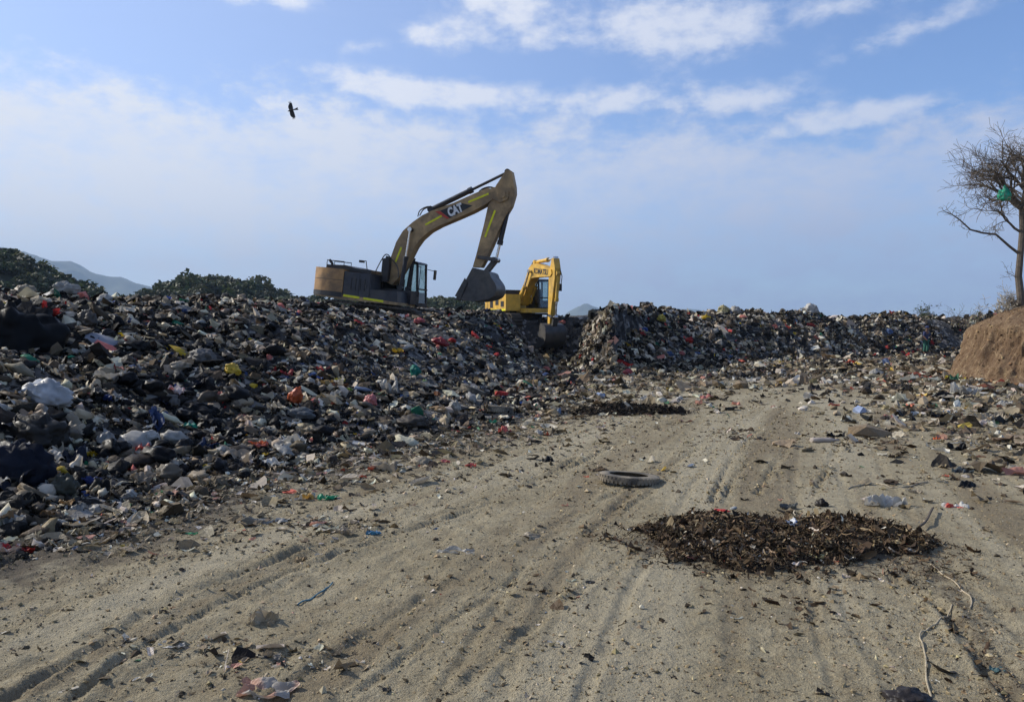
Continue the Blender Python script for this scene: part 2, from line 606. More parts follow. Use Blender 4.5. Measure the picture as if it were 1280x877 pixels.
def mound_material():
    m, t = material('compacted_garbage')
    pos = t.new('ShaderNodeNewGeometry').outputs['Position']
    v = t.new('ShaderNodeTexVoronoi', feature='F1')
    t.put(v.inputs['Vector'], pos)
    v.inputs['Scale'].default_value = 5.5
    v2 = t.new('ShaderNodeSeparateColor')
    t.l.new(v.outputs['Color'], v2.inputs[0])
    n = t.noise(pos, 3.0, 6.0, 0.65)
    c = t.mix(t.ramp(n, 0.3, 0.7), rgb(0.010, 0.009, 0.008), rgb(0.040, 0.033, 0.026))  # base darkened: shade of the gaps between scraps put into the colour
    c = t.mix(t.ramp(v2.outputs[0], 0.72, 0.9, 0, 0.75, False), c, rgb(0.22, 0.20, 0.17))
    c = t.mix(t.ramp(v2.outputs[1], 0.93, 0.97, 0, 0.8, False), c, rgb(0.40, 0.39, 0.37))
    t.put(t.b.inputs['Base Color'], c)
    t.b.inputs['Roughness'].default_value = 0.8
    bp = t.new('ShaderNodeBump')
    bp.inputs['Distance'].default_value = 0.08
    t.put(bp.inputs['Height'], t.math('ADD', n, v.outputs['Distance']))
    t.l.new(bp.outputs[0], t.b.inputs['Normal'])
    return m


# ------------------------------------------------------------------ ground sheet
def polar(r_list, az_list):
    Rr, A = np.meshgrid(r_list, az_list, indexing='ij')
    return Rr * np.sin(A), Rr * np.cos(A)


rr = np.concatenate([[0.25, 1.0, 1.8], np.geomspace(2.3, 26, 340), np.geomspace(26.6, 90, 60), np.geomspace(95, 6500, 30)])
aa = np.concatenate([np.linspace(-math.pi, -0.80, 40)[:-1], np.linspace(-0.80, 0.80, 430), np.linspace(0.80, math.pi, 40)[1:]])
X, Y = polar(rr, aa)
Z = ground_h(X, Y)
s_toe, _ = toe_dist(X, Y)
far_l = sstep(Y, 17, 30) * sstep(s_toe, -16, 0) + 0.55 * sstep(X, 4.5, 9) * sstep(Y, 9, 16) * (0.6 + fbm(X * .4, Y * .4, 5, 3))
stain = np.clip(np.maximum(sstep(s_toe + 0.9 * fbm(X * 1.1, Y * 1.1, 9, 3), -2.3, 0.1), 0.75 * far_l * (Y < 70)), 0, 1)
trail = np.zeros_like(X)
TRAIL = np.array([flat(*p) for p in ((1150, 700), (1190, 745), (1215, 790), (1250, 845), (1290, 890))])
for i in range(len(TRAIL) - 1):
    ax, ay = TRAIL[i]
    ex, ey = TRAIL[i + 1] - TRAIL[i]
    tt = np.clip(((X - ax) * ex + (Y - ay) * ey) / (ex * ex + ey * ey), 0, 1)
    trail = np.maximum(trail, np.exp(-((np.hypot(X - ax - tt * ex, Y - ay - tt * ey)) / 0.16) ** 2))
stain = np.maximum(stain, 0.62 * trail)
stain = np.maximum(stain, 0.9 * np.exp(-(((X - PILE[0]) / 1.25) ** 2 + ((Y - PILE[1]) / .85) ** 2) ** 2))
stain = np.maximum(stain, 0.9 * np.exp(-(((X - HEAP[0]) / 1.3) ** 2 + ((Y - HEAP[1]) / .6) ** 2) ** 2))
cc = np.ones(X.shape + (4,))
cc[..., 0] = stain
U_ = X - 0.25 * Y - 0.006 * Y * Y
cc[..., 1] = np.clip(0.5 + 0.9 * fbm(U_ * 2.6, Y * 0.16, 161, 4), 0, 1)
cc[..., 2] = 0
G_R, G_A, G_Z = rr.copy(), aa.copy(), Z.copy()


def ground_fast(x, y):
    """height of the finished ground sheet, read back from its own grid"""
    r = np.clip(np.hypot(x, y), G_R[0], G_R[-1] * .999)
    a = np.arctan2(x, y)
    i = np.clip(np.searchsorted(G_R, r) - 1, 0, len(G_R) - 2)
    j = np.clip(np.searchsorted(G_A, a) - 1, 0, len(G_A) - 2)
    f = (r - G_R[i]) / (G_R[i + 1] - G_R[i])
    g = (a - G_A[j]) / (G_A[j + 1] - G_A[j])
    return (G_Z[i, j] * (1 - f) + G_Z[i + 1, j] * f) * (1 - g) + (G_Z[i, j + 1] * (1 - f) + G_Z[i + 1, j + 1] * f) * g


g_me = np_mesh('ground', np.stack([X, Y, Z], -1).reshape(-1, 3), [grid_faces(len(rr), len(aa))[:, ::-1]], True, cc.reshape(-1, 4))
tag(link('ground', g_me, ground_material()), 'pale brown dirt track with wheel ruts', 'ground', kind='structure')

# ------------------------------------------------------------------ garbage mound body
rr = np.concatenate([np.geomspace(3.6, 34, 150), np.linspace(34.15, 62, 100), np.geomspace(63, 140, 24)])
aa = np.concatenate([np.linspace(-2.6, -0.72, 60)[:-1], np.linspace(-0.72, 0.66, 250), np.linspace(0.66, 1.15, 30)[1:]])
X, Y = polar(rr, aa)
Z = mound_h(X, Y) + 0.05 * fbm(X * 4, Y * 4, 31, 3) * (np.hypot(X, Y) < 70)
Z = np.where(np.hypot(X, Y) > 70, Z * np.exp(-((np.hypot(X, Y) - 70) / 30) ** 2), Z)
m_me = np_mesh('garbage_mound', np.stack([X, Y, Z], -1).reshape(-1, 3), [grid_faces(len(rr), len(aa))[:, ::-1]], True)
M_mound = mound_material()
tag(link('garbage_mound', m_me, M_mound), 'long dark mound of compacted garbage', 'mound', kind='structure')


# ------------------------------------------------------------------ mesh building for machines and things
def bm_new():
    return bmesh.new()


def bm_done(bm, name, mat, parent=None, smooth=False, bevel=0.0, auto=True):
    if bevel:
        es = [e for e in bm.edges if len(e.link_faces) == 2 and e.calc_face_angle(0) > 0.5]
        bmesh.ops.bevel(bm, geom=es, offset=bevel, segments=2, affect='EDGES', clamp_overlap=True)
    bmesh.ops.recalc_face_normals(bm, faces=bm.faces)
    me = bpy.data.meshes.new(name)
    bm.to_mesh(me)
    bm.free()
    if smooth:
        me.polygons.foreach_set('use_smooth', [True] * len(me.polygons))
        try:
            me.set_sharp_from_angle(angle=R(35))
        except Exception:
            pass
    return link(name, me, mat, parent)


def add_prism(bm, prof, y0, y1):
    """polygon in the x-z plane extruded along y"""
    a = [bm.verts.new((u, y0, z)) for u, z in prof]
    b = [bm.verts.new((u, y1, z)) for u, z in prof]
    n = len(prof)
    bm.faces.new(a)
    bm.faces.new(b[::-1])
    for i in range(n):
        bm.faces.new((a[i], b[i], b[(i + 1) % n], a[(i + 1) % n]))


def add_box(bm, x0, x1, y0, y1, z0, z1):
    add_prism(bm, [(x0, z0), (x1, z0), (x1, z1), (x0, z1)], y0, y1)


def add_plan(bm, pts, z0, z1):
    a = [bm.verts.new((x, y, z0)) for x, y in pts]
    b = [bm.verts.new((x, y, z1)) for x, y in pts]
    n = len(pts)
    bm.faces.new(a)
    bm.faces.new(b[::-1])
    for i in range(n):
        bm.faces.new((a[i], b[i], b[(i + 1) % n], a[(i + 1) % n]))


def add_tube(bm, pts, rad, n=8, cap=True):
    pts = [Vector(p) for p in pts]
    rads = rad if isinstance(rad, (list, tuple)) else [rad] * len(pts)
    rings = []
    ref = Vector((0.13, 0.97, 0.2)).normalized()
    for i, p in enumerate(pts):
        d = (pts[min(i + 1, len(pts) - 1)] - pts[max(i - 1, 0)]).normalized()
        a = d.cross(ref)
        if a.length < 0.05:
            a = d.cross(Vector((1, 0, 0)))
        a.normalize()
        b = d.cross(a)
        rings.append([bm.verts.new(p + (a * math.cos(2 * math.pi * k / n) + b * math.sin(2 * math.pi * k / n)) * rads[i]) for k in range(n)])
    for i in range(len(rings) - 1):
        for k in range(n):
            bm.faces.new((rings[i][k], rings[i][(k + 1) % n], rings[i + 1][(k + 1) % n], rings[i + 1][k]))
    if cap:
        bm.faces.new(rings[0][::-1])
        bm.faces.new(rings[-1])


def curve_pts(pts, n=6):
    """Catmull-Rom through 2-D or 3-D points"""
    P = [np.array(p, float) for p in pts]
    out = []
    for i in range(len(P) - 1):
        p0, p1, p2, p3 = P[max(i - 1, 0)], P[i], P[i + 1], P[min(i + 2, len(P) - 1)]
        for k in range(n):
            t = k / n
            out.append(0.5 * (2 * p1 + (p2 - p0) * t + (2 * p0 - 5 * p1 + 4 * p2 - p3) * t * t + (3 * p1 - p0 - 3 * p2 + p3) * t ** 3))
    out.append(P[-1])
    return [tuple(p) for p in out]


class Rig:
    """a machine: Empty at its base; traces photo pixels onto its own vertical planes"""
    def __init__(self, name, loc, heading, pitch, roll=0.0):
        d = Vector((math.cos(heading), -math.sin(heading), 0))
        left = Vector((math.sin(heading), math.cos(heading), 0))
        up = Vector((0, 0, 1))
        base = Matrix((d, left, up)).transposed()
        self.M = base @ Matrix.Rotation(pitch, 3, 'Y') @ Matrix.Rotation(roll, 3, 'X')
        self.loc = Vector(loc)
        self.o = empty(name, loc)
        self.o.rotation_euler = self.M.to_euler()

    def tr(self, px, py, yl):
        r = self.M.transposed() @ Vector(ray(px, py))
        c = self.M.transposed() @ (Vector((0, 0, CAMZ)) - self.loc)
        k = (yl - c.y) / r.y
        p = c + r * k
        return (p.x, p.z)


def text_mesh(txt, size, depth=0.006, bold=0.0):
    cu = bpy.data.curves.new('lettering', 'FONT')
    cu.body = txt
    cu.size = size
    cu.extrude = depth
    cu.align_x = 'CENTER'
    cu.align_y = 'CENTER'
    cu.resolution_u = 3
    cu.offset = bold
    tmp = bpy.data.objects.new('lettering_tmp', cu)
    me = bpy.data.meshes.new_from_object(tmp)
    bpy.data.objects.remove(tmp)
    bpy.data.curves.remove(cu)
    return me


M_tan = simple('dusty_tan_paint', (0.40, 0.265, 0.125), 0.6, 0, 0.28, 2.4, 0.002, (0.13, 0.092, 0.055), 0.75)
M_cw = simple('counterweight_paint', (0.36, 0.20, 0.075), 0.5, 0, 0.25, 2.2, 0, (0.10, 0.070, 0.045), 0.75)
M_navy = simple('dark_blue_grey_panel', (0.028, 0.032, 0.042), 0.45, 0, 0.35, 2.5, 0, (0.10, 0.085, 0.065), 0.35)
M_black = simple('black_steel', (0.016, 0.016, 0.018), 0.45, 0, 0.3, 5.0, 0, (0.07, 0.06, 0.045), 0.3)
M_track = simple('muddy_track_steel', (0.045, 0.038, 0.03), 0.75, 0.3, 0.4, 6.0, 0.01, (0.12, 0.095, 0.065), 0.6)
M_steel = simple('worn_bucket_steel', (0.062, 0.060, 0.058), 0.5, 0.25, 0.35, 3.0, 0.004, (0.13, 0.115, 0.095), 0.55)
M_chrome = simple('chrome_rod', (0.62, 0.62, 0.62), 0.25, 0.9, 0.08, 6.0)
M_cyl = simple('dark_cylinder_paint', (0.020, 0.021, 0.025), 0.4, 0, 0.25, 4.0)
M_tape = simple('yellow_reflective_tape', (0.72, 0.68, 0.02), 0.5, 0, 0.12, 8.0)
M_red = simple('red_decal', (0.45, 0.05, 0.03), 0.5, 0, 0.15, 8.0)
M_white = simple('white_decal', (0.70, 0.70, 0.68), 0.5, 0, 0.1, 8.0)
M_yellow = simple('yellow_paint', (0.68, 0.40, 0.05), 0.5, 0, 0.16, 2.2, 0, (0.30, 0.20, 0.07), 0.6)
M_rubber = simple('black_rubber_hose', (0.014, 0.014, 0.015), 0.55, 0, 0.2, 6.0)


def glass_material():
    m, t = material('cab_glass')
    t.n.remove(t.b)
    g = t.new('ShaderNodeBsdfGlossy')
    g.inputs['Roughness'].default_value = 0.03
    tr = t.new('ShaderNodeBsdfTransparent')
    tr.inputs[0].default_value = rgb(0.62, 0.72, 0.70)
    fr = t.new('ShaderNodeFresnel')
    fr.inputs[0].default_value = 1.5
    mx = t.new('ShaderNodeMixShader')
    t.put(mx.inputs[0], t.math('ADD', fr.outputs[0], 0.06))
    t.l.new(tr.outputs[0], mx.inputs[1])
    t.l.new(g.outputs[0], mx.inputs[2])
    t.l.new(mx.outputs[0], t.out.inputs[0])
    return m


M_glass = glass_material()


def tracks(root, L, gauge, shoe, h, mat):
    """two crawler tracks, each with frame, rollers and shoes"""
    for sy in (-1, 1):
        yc = sy * gauge / 2
        bm = bm_new()
        n = 46
        r = h / 2
        half = L / 2 - r
        per = 2 * (2 * half) + 2 * math.pi * r
        for i in range(n):
            s = per * i / n
            if s < 2 * half:
                c, a = Vector((-half + s, 0, h)), 0.0
            elif s < 2 * half + math.pi * r:
                q = (s - 2 * half) / r
                c, a = Vector((half + r * math.sin(q), 0, r + r * math.cos(q))), q
            elif s < 4 * half + math.pi * r:
                c, a = Vector((half - (s - 2 * half - math.pi * r), 0, 0)), math.pi
            else:
                q = (s - 4 * half - math.pi * r) / r
                c, a = Vector((-half - r * math.sin(q), 0, r - r * math.cos(q))), math.pi + q
            tx, tz = math.cos(a), -math.sin(a)
            nx, nz = math.sin(a), math.cos(a)
            w = per / n * 0.46
            prof = [(c.x - tx * w - nx * .04, c.z - tz * w - nz * .04), (c.x + tx * w - nx * .04, c.z + tz * w - nz * .04),
                    (c.x + tx * w, c.z + tz * w), (c.x + tx * w * .2 + nx * .05, c.z + tz * w * .2 + nz * .05),
                    (c.x - tx * w * .2 + nx * .05, c.z - tz * w * .2 + nz * .05), (c.x - tx * w, c.z - tz * w)]
            add_prism(bm, prof, yc - shoe / 2, yc + shoe / 2)
        trk = bm_done(bm, 'track', mat, root)
        bm = bm_new()
        add_prism(bm, [(-half, h * .28), (half, h * .28), (half, h * .66), (half * .6, h * .8), (-half * .6, h * .8), (-half, h * .66)], yc - .16, yc + .16)
        bm_done(bm, 'track_frame', mat, trk, bevel=0.02)
        for u in (-half, half):
            bm = bm_new()
            add_tube(bm, [(u, yc - .14, r), (u, yc + .14, r)], r * .82, 18)
            bm_done(bm, 'track_wheel', mat, trk)
    bm = bm_new()
    add_box(bm, -0.75, 0.75, -gauge / 2 + .1, gauge / 2 - .1, h * .45, h * .95)
    add_tube(bm, [(0, 0, h * .9), (0, 0, h + .18)], 0.62, 24)
    bm_done(bm, 'undercarriage', mat, root)


def cylinder_ram(root, p0, p1, split, rb, rr_, name='hydraulic_cylinder', rod=None, mat=None):
    p0, p1 = Vector(p0), Vector(p1)
    m = p0.lerp(p1, split)
    d = (p1 - p0).normalized()
    bm = bm_new()
    add_tube(bm, [p0, m], rb, 12)
    add_tube(bm, [m - d * .12, m + d * .05], rb * 1.22, 12)
    add_tube(bm, [p0 + Vector((0, -rb * 1.3, 0)), p0 + Vector((0, rb * 1.3, 0))], rb * 1.25, 12)
    c = bm_done(bm, name, mat or M_cyl, root, smooth=True)
    bm = bm_new()
    add_tube(bm, [m, p1], rr_, 10)
    add_tube(bm, [p1 + Vector((0, -rb * 1.1, 0)), p1 + Vector((0, rb * 1.1, 0))], rb * 1.05, 12)
    bm_done(bm, 'piston_rod', rod or M_chrome, c, smooth=True)


def decal(root, pts, y, mat, name, th=0.006):
    bm = bm_new()
    add_prism(bm, pts, y - th, y)
    return bm_done(bm, name, mat, root)


def strip(p, q, w):
    p, q = np.array(p), np.array(q)
    d = (q - p) / np.linalg.norm(q - p)
    n = np.array((-d[1], d[0])) * w / 2
    return [tuple(p - n), tuple(q - n), tuple(q + n), tuple(p + n)]


def bucket_parts(root, prof_back, tip, hinge, w, mat, extra=None):
    """prof_back: curve from hinge round the back to the lip; open towards the lip-hinge line"""
    b = empty('bucket_pivot')
    bpy.data.objects.remove(b)
    back = curve_pts(prof_back, 5)
    # shell of plate 35 mm thick
    cx = sum(p[0] for p in back) / len(back)
    cz = sum(p[1] for p in back) / len(back)
    inner = []
    for i, p in enumerate(back):
        q = np.array(back[min(i + 1, len(back) - 1)]) - np.array(back[max(i - 1, 0)])
        n = np.array((-q[1], q[0])) / (np.linalg.norm(q) + 1e-9)
        c = np.array((cx, cz)) - np.array(p)
        if n.dot(c) < 0:
            n = -n
        inner.append(tuple(np.array(p) + n * 0.035))
    bm = bm_new()
    for i in range(len(back) - 1):
        add_prism(bm, [back[i], back[i + 1], inner[i + 1], inner[i]], -w / 2 + 0.02, w / 2 - 0.02)
    bmesh.ops.remove_doubles(bm, verts=bm.verts, dist=1e-4)
    bk = bm_done(bm, 'bucket', mat, root)
    for sy in (-1, 1):
        bm = bm_new()
        y = sy * (w / 2 - 0.02)
        add_prism(bm, back, y - 0.02, y + 0.02)
        bm_done(bm, 'side_plate', mat, bk)
        bm = bm_new()
        add_prism(bm, inner_edge(back, 0.10), y + sy * 0.021, y + sy * 0.05)
        bm_done(bm, 'wear_strip', mat, bk)
    return bk, back


def inner_edge(back, t):
    c = np.array([sum(p[0] for p in back) / len(back), sum(p[1] for p in back) / len(back)])
    seg = back[len(back) // 3: int(len(back) * 0.97)]
    inn = []
    for p in seg:
        v = c - np.array(p)
        inn.append(tuple(np.array(p) + v / np.linalg.norm(v) * t))
    return [tuple(p) for p in seg] + inn[::-1]


def cab_parts(root, x0, x1, y0, y1, z0, z1, frame_mat, operator=False):
    """operator's cab: pillars, roof, panes, seat"""
    w = 0.08
    bm = bm_new()
    zt = z1 - 0.10
    xs = x1 - 0.16          # windscreen leans back at the top
    for y in (y0, y1 - w):
        add_prism(bm, [(x0, z0), (x0 + w * 1.6, z0), (x0 + w * 1.6, zt), (x0, zt)], y, y + w)
        add_prism(bm, [(x1 - w, z0), (x1, z0), (xs, zt), (xs - w, zt)], y, y + w)
        xm = x0 + (x1 - x0) * 0.52
        add_box(bm, xm, xm + w, y + .002, y + w - .002, z0, zt)
    zb = z0 + (z1 - z0) * 0.30
    add_box(bm, x0, x1, y0 + .004, y1 - .004, z0 - 0.04, z0 + 0.10)
    add_box(bm, x0 + .003, x0 + (x1 - x0) * 0.52, y0 + .012, y0 + .05, z0, zb)
    add_box(bm, x0 + .003, x0 + (x1 - x0) * 0.98, y1 - .05, y1 - .012, z0, zb)
    add_box(bm, x0 + .006, x0 + .05, y0 + .01, y1 - .01, z0, zb + .2)
    xb = x1 - 0.16 * 0.30
    add_box(bm, xb - 0.05, xb + 0.012, y0 + .01, y1 - .01, zb + 0.1, zb + 0.16)
    cab = bm_done(bm, 'cab', frame_mat, root)
    bm = bm_new()
    add_prism(bm, [(x0 - .03, zt + .002), (xs + .03, zt + .002), (xs - .03, z1 - .03), (xs - .2, z1), (x0 + .1, z1), (x0 - .03, z1 - .05)], y0 - .02, y1 + .02)
    bm_done(bm, 'cab_roof', frame_mat, cab, bevel=0.025)

    def pane(pts3):
        me = mesh([Vector(p) for p in pts3], [(0, 1, 2, 3)])
        link('window_pane', me, M_glass, cab)
    xm = x0 + (x1 - x0) * 0.52
    for y in (y0 + .035, y1 - .035):
        pane([(x0 + w, y, zb), (xm, y, zb), (xm, y, zt), (x0 + w, y, zt)])
        pane([(xm + w, y, z0 + .1), (x1 - w, y, z0 + .1), (xs - w, y, zt), (xm + w, y, zt)])
    fx = lambda z: x1 - .03 - 0.16 * (z - z0) / (zt - z0)
    za = zb + .13
    pane([(fx(z0 + .1), y0 + w, z0 + .1), (fx(z0 + .1), y1 - w, z0 + .1), (fx(za), y1 - w, za), (fx(za), y0 + w, za)])
    pane([(fx(za) + .004, y0 + w, za), (fx(za) + .004, y1 - w, za), (fx(zt), y1 - w, zt), (fx(zt), y0 + w, zt)])
    bm = bm_new()
    ym = (y0 + y1) / 2
    add_box(bm, x0 + .35, x0 + .85, ym - .25, ym + .25, z0 + .35, z0 + .5)
    add_prism(bm, [(x0 + .35, z0 + .5), (x0 + .48, z0 + .5), (x0 + .40, z0 + 1.15), (x0 + .27, z0 + 1.15)], ym - .24, ym + .24)
    bm_done(bm, 'seat', M_black, cab, bevel=0.03)
    bm = bm_new()
    add_tube(bm, [(x1 + .02, y0 - .10, z0 + .35), (x1 + .02, y0 - .10, zt - .1)], .016, 6)
    add_tube(bm, [(x1 - .1, y0, z0 + .36), (x1 + .02, y0 - .10, z0 + .36)], .016, 6)
    add_tube(bm, [(xs - .05, y0, zt - .12), (x1 + .02, y0 - .10, zt - .1)], .016, 6)
    bm_done(bm, 'grab_rail', M_black, cab)
    bm = bm_new()
    add_tube(bm, [(xs, y1, zt - .15), (x1 + .15, y1 + .22, zt - .2)], .014, 6)
    add_box(bm, x1 + .10, x1 + .16, y1 + .14, y1 + .32, zt - .55, zt - .15)
    bm_done(bm, 'mirror', M_black, cab, bevel=0.01)
    return cab


# ------------------------------------------------------------------ excavator 1 (tan, beside the camera)
cat_z = 1.70
CAT = Rig('excavator', (CAT_XY[0], CAT_XY[1], cat_z), R(16), R(6.5))
root = tag(CAT.o, 'dusty tan excavator with long raised arm and dark bucket hanging above the garbage', 'excavator')
T = CAT.tr


def z1(x, y):
    return (370 + x / 3.5556, 190 + y / 3.5556)


def z2(x, y):
    return (380 + x / 7.111, 300 + y / 7.111)


def z7(x, y):
    return (480 + x / 6.744, 200 + y / 6.744)


def z8(x, y):
    return (560 + x / 8.77, 300 + y / 8.77)


def trc(pts, f, y):
    return [T(*f(*p), y) for p in pts]


tracks(root, 4.3, 2.45, 0.6, 0.95, M_track)
YR = -1.32
# rear and side bodywork
cw = trc([(118, 285), (140, 250), (180, 241), (362, 266), (340, 492), (100, 482), (92, 430)], z2, YR)
cw_front = sum(p[0] for p in cw[3:5]) / 2
cw_top = max(p[1] for p in cw)
cw_bot = min(p[1] for p in cw)
rear = -2.95
pl = [(cw_front, -1.36), (rear + .75, -1.36), (rear + .33, -1.18), (rear + .1, -.85), (rear, -.4), (rear, .4), (rear + .1, .85), (rear + .33, 1.18), (rear + .75, 1.36), (cw_front, 1.36)]
bm = bm_new()
add_plan(bm, pl, cw_bot, cw_top)
cwo = bm_done(bm, 'counterweight', M_cw, root, smooth=True, bevel=0.10)
bm = bm_new()
add_plan(bm, [(a_ * 1.004, b_ * 1.004) for a_, b_ in pl], cw_bot + .01, cw_bot + .20)
bm_done(bm, 'lower_band', M_black, cwo, smooth=True)
bm = bm_new()
add_plan(bm, [(a_ * 1.003, b_ * 1.003) for a_, b_ in pl], cw_bot + .66, cw_bot + .675)
bm_done(bm, 'seam', M_black, cwo, smooth=True)
bm = bm_new()
for y_ in (-1.15, -.55):
    add_tube(bm, [(-2.2, y_, cw_top - .02), (-2.2, y_, cw_top + .30), (-1.45, y_, cw_top + .30), (-1.45, y_, cw_top - .02)], .02, 6)
bm_done(bm, 'guard_rail', M_black, root)
panel = trc([(366, 272), (604, 290), (560, 500), (346, 486)], z2, YR)
fx1 = panel[1][0]
bm = bm_new()
add_box(bm, cw_front + .005, fx1, -1.34, -0.45, cw_bot + .06, panel[0][1] - .02)
side = bm_done(bm, 'engine_panel', M_navy, root, bevel=0.03)
for u in (cw_front + .02, (cw_front + fx1) / 2 + .1, fx1 - .03):
    bm = bm_new()
    add_box(bm, u - .008, u + .008, -1.346, -1.330, cw_bot + .08, panel[0][1] - .06)
    bm_done(bm, 'panel_seam', M_rubber, side)
bm = bm_new()
add_box(bm, fx1 - .22, fx1 - .16, -1.36, -1.335, cw_bot + .45, cw_bot + .60)
bm_done(bm, 'panel_handle', M_steel, side)
for u in np.linspace(cw_front + .35, fx1 - .25, 4):
    bm = bm_new()
    add_box(bm, u - .02, u + .02, -1.352, -1.338, cw_bot + .35, panel[0][1] - .25)
    bm_done(bm, 'panel_rib', M_black, side)
bm = bm_new()
add_box(bm, cw_front + .006, fx1 + .25, .5, 1.33, cw_bot + .06, panel[0][1] - .05)
bm_done(bm, 'left_body', M_navy, root, bevel=0.03)
hood = trc([(202, 246), (207, 216), (370, 223), (470, 252), (602, 268), (602, 300)], z2, -0.9)
bm = bm_new()
add_prism(bm, hood, -0.95, 1.0)
bm_done(bm, 'engine_hood', M_black, root, bevel=0.02)
bm = bm_new()
tb = trc([(574, 436), (832, 455), (832, 560), (560, 520)], z2, YR)
add_prism(bm, tb, -1.33, -0.42)
bm_done(bm, 'storage_box', M_navy, root, bevel=0.03)
bm = bm_new()
sk = trc([(100, 484), (345, 487), (560, 515), (835, 556), (835, 580), (560, 548), (340, 528), (100, 490)], z2, YR)
add_prism(bm, sk, -1.345, 1.345)
bm_done(bm, 'frame_skirt', M_tan, root)
for a, b in (((350, 490), (492, 512)), ((528, 518), (705, 545))):
    p, q = trc([a, b], z2, YR - .03)
    decal(root, strip(p, q, 0.085), YR - 0.032, M_tape, 'reflective_tape')
bm = bm_new()
add_box(bm, fx1 - .1, 1.2, -.42, .42, cw_bot + .02, cw_bot + .55)
bm_done(bm, 'boom_bracket', M_black, root)
bm = bm_new()
e0, e1 = trc([(250, 225), (228, 175)], z2, -0.5)
add_tube(bm, [(e0[0], -.5, e0[1] - .1), (e0[0], -.5, e0[1] + .08), (e1[0], -.5, e1[1])], .055, 10)
bm_done(bm, 'exhaust_pipe', M_black, root, smooth=True)
bm = bm_new()
q = trc([(562, 270), (552, 185), (500, 190)], z2, -1.25)
add_tube(bm, [(q[0][0], -1.25, q[0][1]), (q[1][0], -1.25, q[1][1]), (q[2][0], -1.25, q[2][1])], .02, 6)
add_box(bm, q[2][0] - .03, q[2][0] + .16, -1.30, -1.18, q[2][1] - .04, q[2][1] + .05)
bm_done(bm, 'side_mirror', M_black, root)
bm = bm_new()
q = curve_pts(trc([(632, 290), (660, 230), (712, 140), (745, 130), (775, 165), (832, 240), (838, 330)], z2, -1.2), 4)
add_tube(bm, [(u, -1.2, z) for u, z in q], .022, 6)
bm_done(bm, 'handrail', M_black, root)
bm = bm_new()
q = trc([(690, 370), (712, 220), (735, 140), (762, 150), (760, 240), (740, 370)], z2, -.55)
add_prism(bm, q, -.6, -.38)
bm_done(bm, 'hose_guard', M_black, root, bevel=0.01)
# cab
cz0 = T(*z2(1000, 590), 0.9)[1]
cz1 = T(*z2(1020, 195), 0.9)[1]
cx1 = T(*z2(1092, 560), 1.30)[0]
cab_parts(root, cx1 - 1.75, cx1, 0.34, 1.32, cz0 + .05, cz1, M_black)
# boom
bo = trc([(392, 572), (398, 540), (420, 470), (445, 400), (475, 350), (520, 310), (560, 282), (600, 262), (700, 226), (780, 190), (850, 160), (878, 165),
          (885, 185), (868, 214), (840, 234), (780, 266), (700, 301), (640, 326), (592, 352), (553, 386), (527, 422), (507, 462), (482, 512), (452, 562), (425, 590)], z1, -.24)
bm = bm_new()
add_prism(bm, bo, -.24, .24)
boom = bm_done(bm, 'boom', M_tan, root, bevel=0.018)
for a, b in (((347, 546), (486, 470)), ((710, 356), (881, 284)), ((97, 858), (146, 735))):
    p, q = trc([a, b], z7, -.25)
    decal(boom, strip(p, q, 0.075), -.243, M_tape, 'reflective_tape')
decal(boom, trc([(472, 428), (640, 360), (745, 384), (552, 490)], z7, -.25), -.243, M_black, 'dark_decal')
decal(boom, trc([(430, 434), (471, 429), (551, 491), (533, 497)], z7, -.25), -.243, M_red, 'red_decal')
me = text_mesh('CAT', 0.37, 0.003, 0.020)
me.transform(Matrix.Diagonal((0.85, 1.25, 1, 1)))
c0 = T(*z7(600, 424), -.255)
ca = T(*z7(545, 447), -.255)
cb = T(*z7(650, 402), -.255)
ang = math.atan2(cb[1] - ca[1], cb[0] - ca[0])
let = link('lettering', me, M_white, boom)
let.matrix_local = Matrix.Translation((c0[0], -.256, c0[1])) @ Matrix.Rotation(-ang, 4, 'Y') @ Matrix.Rotation(math.pi / 2, 4, 'X')
# rams
p0, p1 = T(*z7(400, 418), 0), T(*z7(1045, 102), 0)
cylinder_ram(root, (p0[0], 0, p0[1]), (p1[0], 0, p1[1]), 0.53, 0.105, 0.055, rod=M_cyl)
top, foot = T(*z7(222, 585), -.36), T(*z1(452, 592), -.36)
for y in (-.36, .36):
    cylinder_ram(root, (foot[0] + .15, y, foot[1] - .1), (top[0], y, top[1]), 0.52, 0.085, 0.045)
bm = bm_new()
add_tube(bm, [(top[0], -.42, top[1]), (top[0], .42, top[1])], .09, 14)
bm_done(bm, 'boom_pin', M_black, root)
# stick
st = trc([(935, 78), (957, 84), (970, 150), (971, 185), (955, 240), (928, 285), (846, 470), (823, 512), (785, 511), (800, 460), (835, 322), (853, 240), (872, 200), (888, 150)], z1, -.19)
bm = bm_new()
add_prism(bm, st, -.19, .19)
stick = bm_done(bm, 'stick', M_tan, root, bevel=0.015)
p, q = trc([(851, 650), (936, 424)], z7, -.2)
decal(stick, strip(p, q, 0.08), -.193, M_tape, 'reflective_tape')
pv = T(*z1(918, 190), -.2)
for y in (-.30, .20):
    bm = bm_new()
    add_tube(bm, [(pv[0], y, pv[1]), (pv[0], y + .10, pv[1])], .15, 18)
    bm_done(bm, 'pivot_pin', M_tan, stick, smooth=True)
bm = bm_new()
ear = trc([(868, 160), (905, 150), (945, 175), (940, 210), (905, 225), (868, 205)], z1, -.25)
add_prism(bm, ear, -.255, -.195)
bm_done(bm, 'boom_fork', M_tan, boom, bevel=0.012)
bm = bm_new()
add_prism(bm, [(u, z) for u, z in ear], .195, .255)
bm_done(bm, 'boom_fork', M_tan, boom, bevel=0.012)
p0, p1 = T(*z1(945, 240), 0), T(*z1(890, 478), 0)
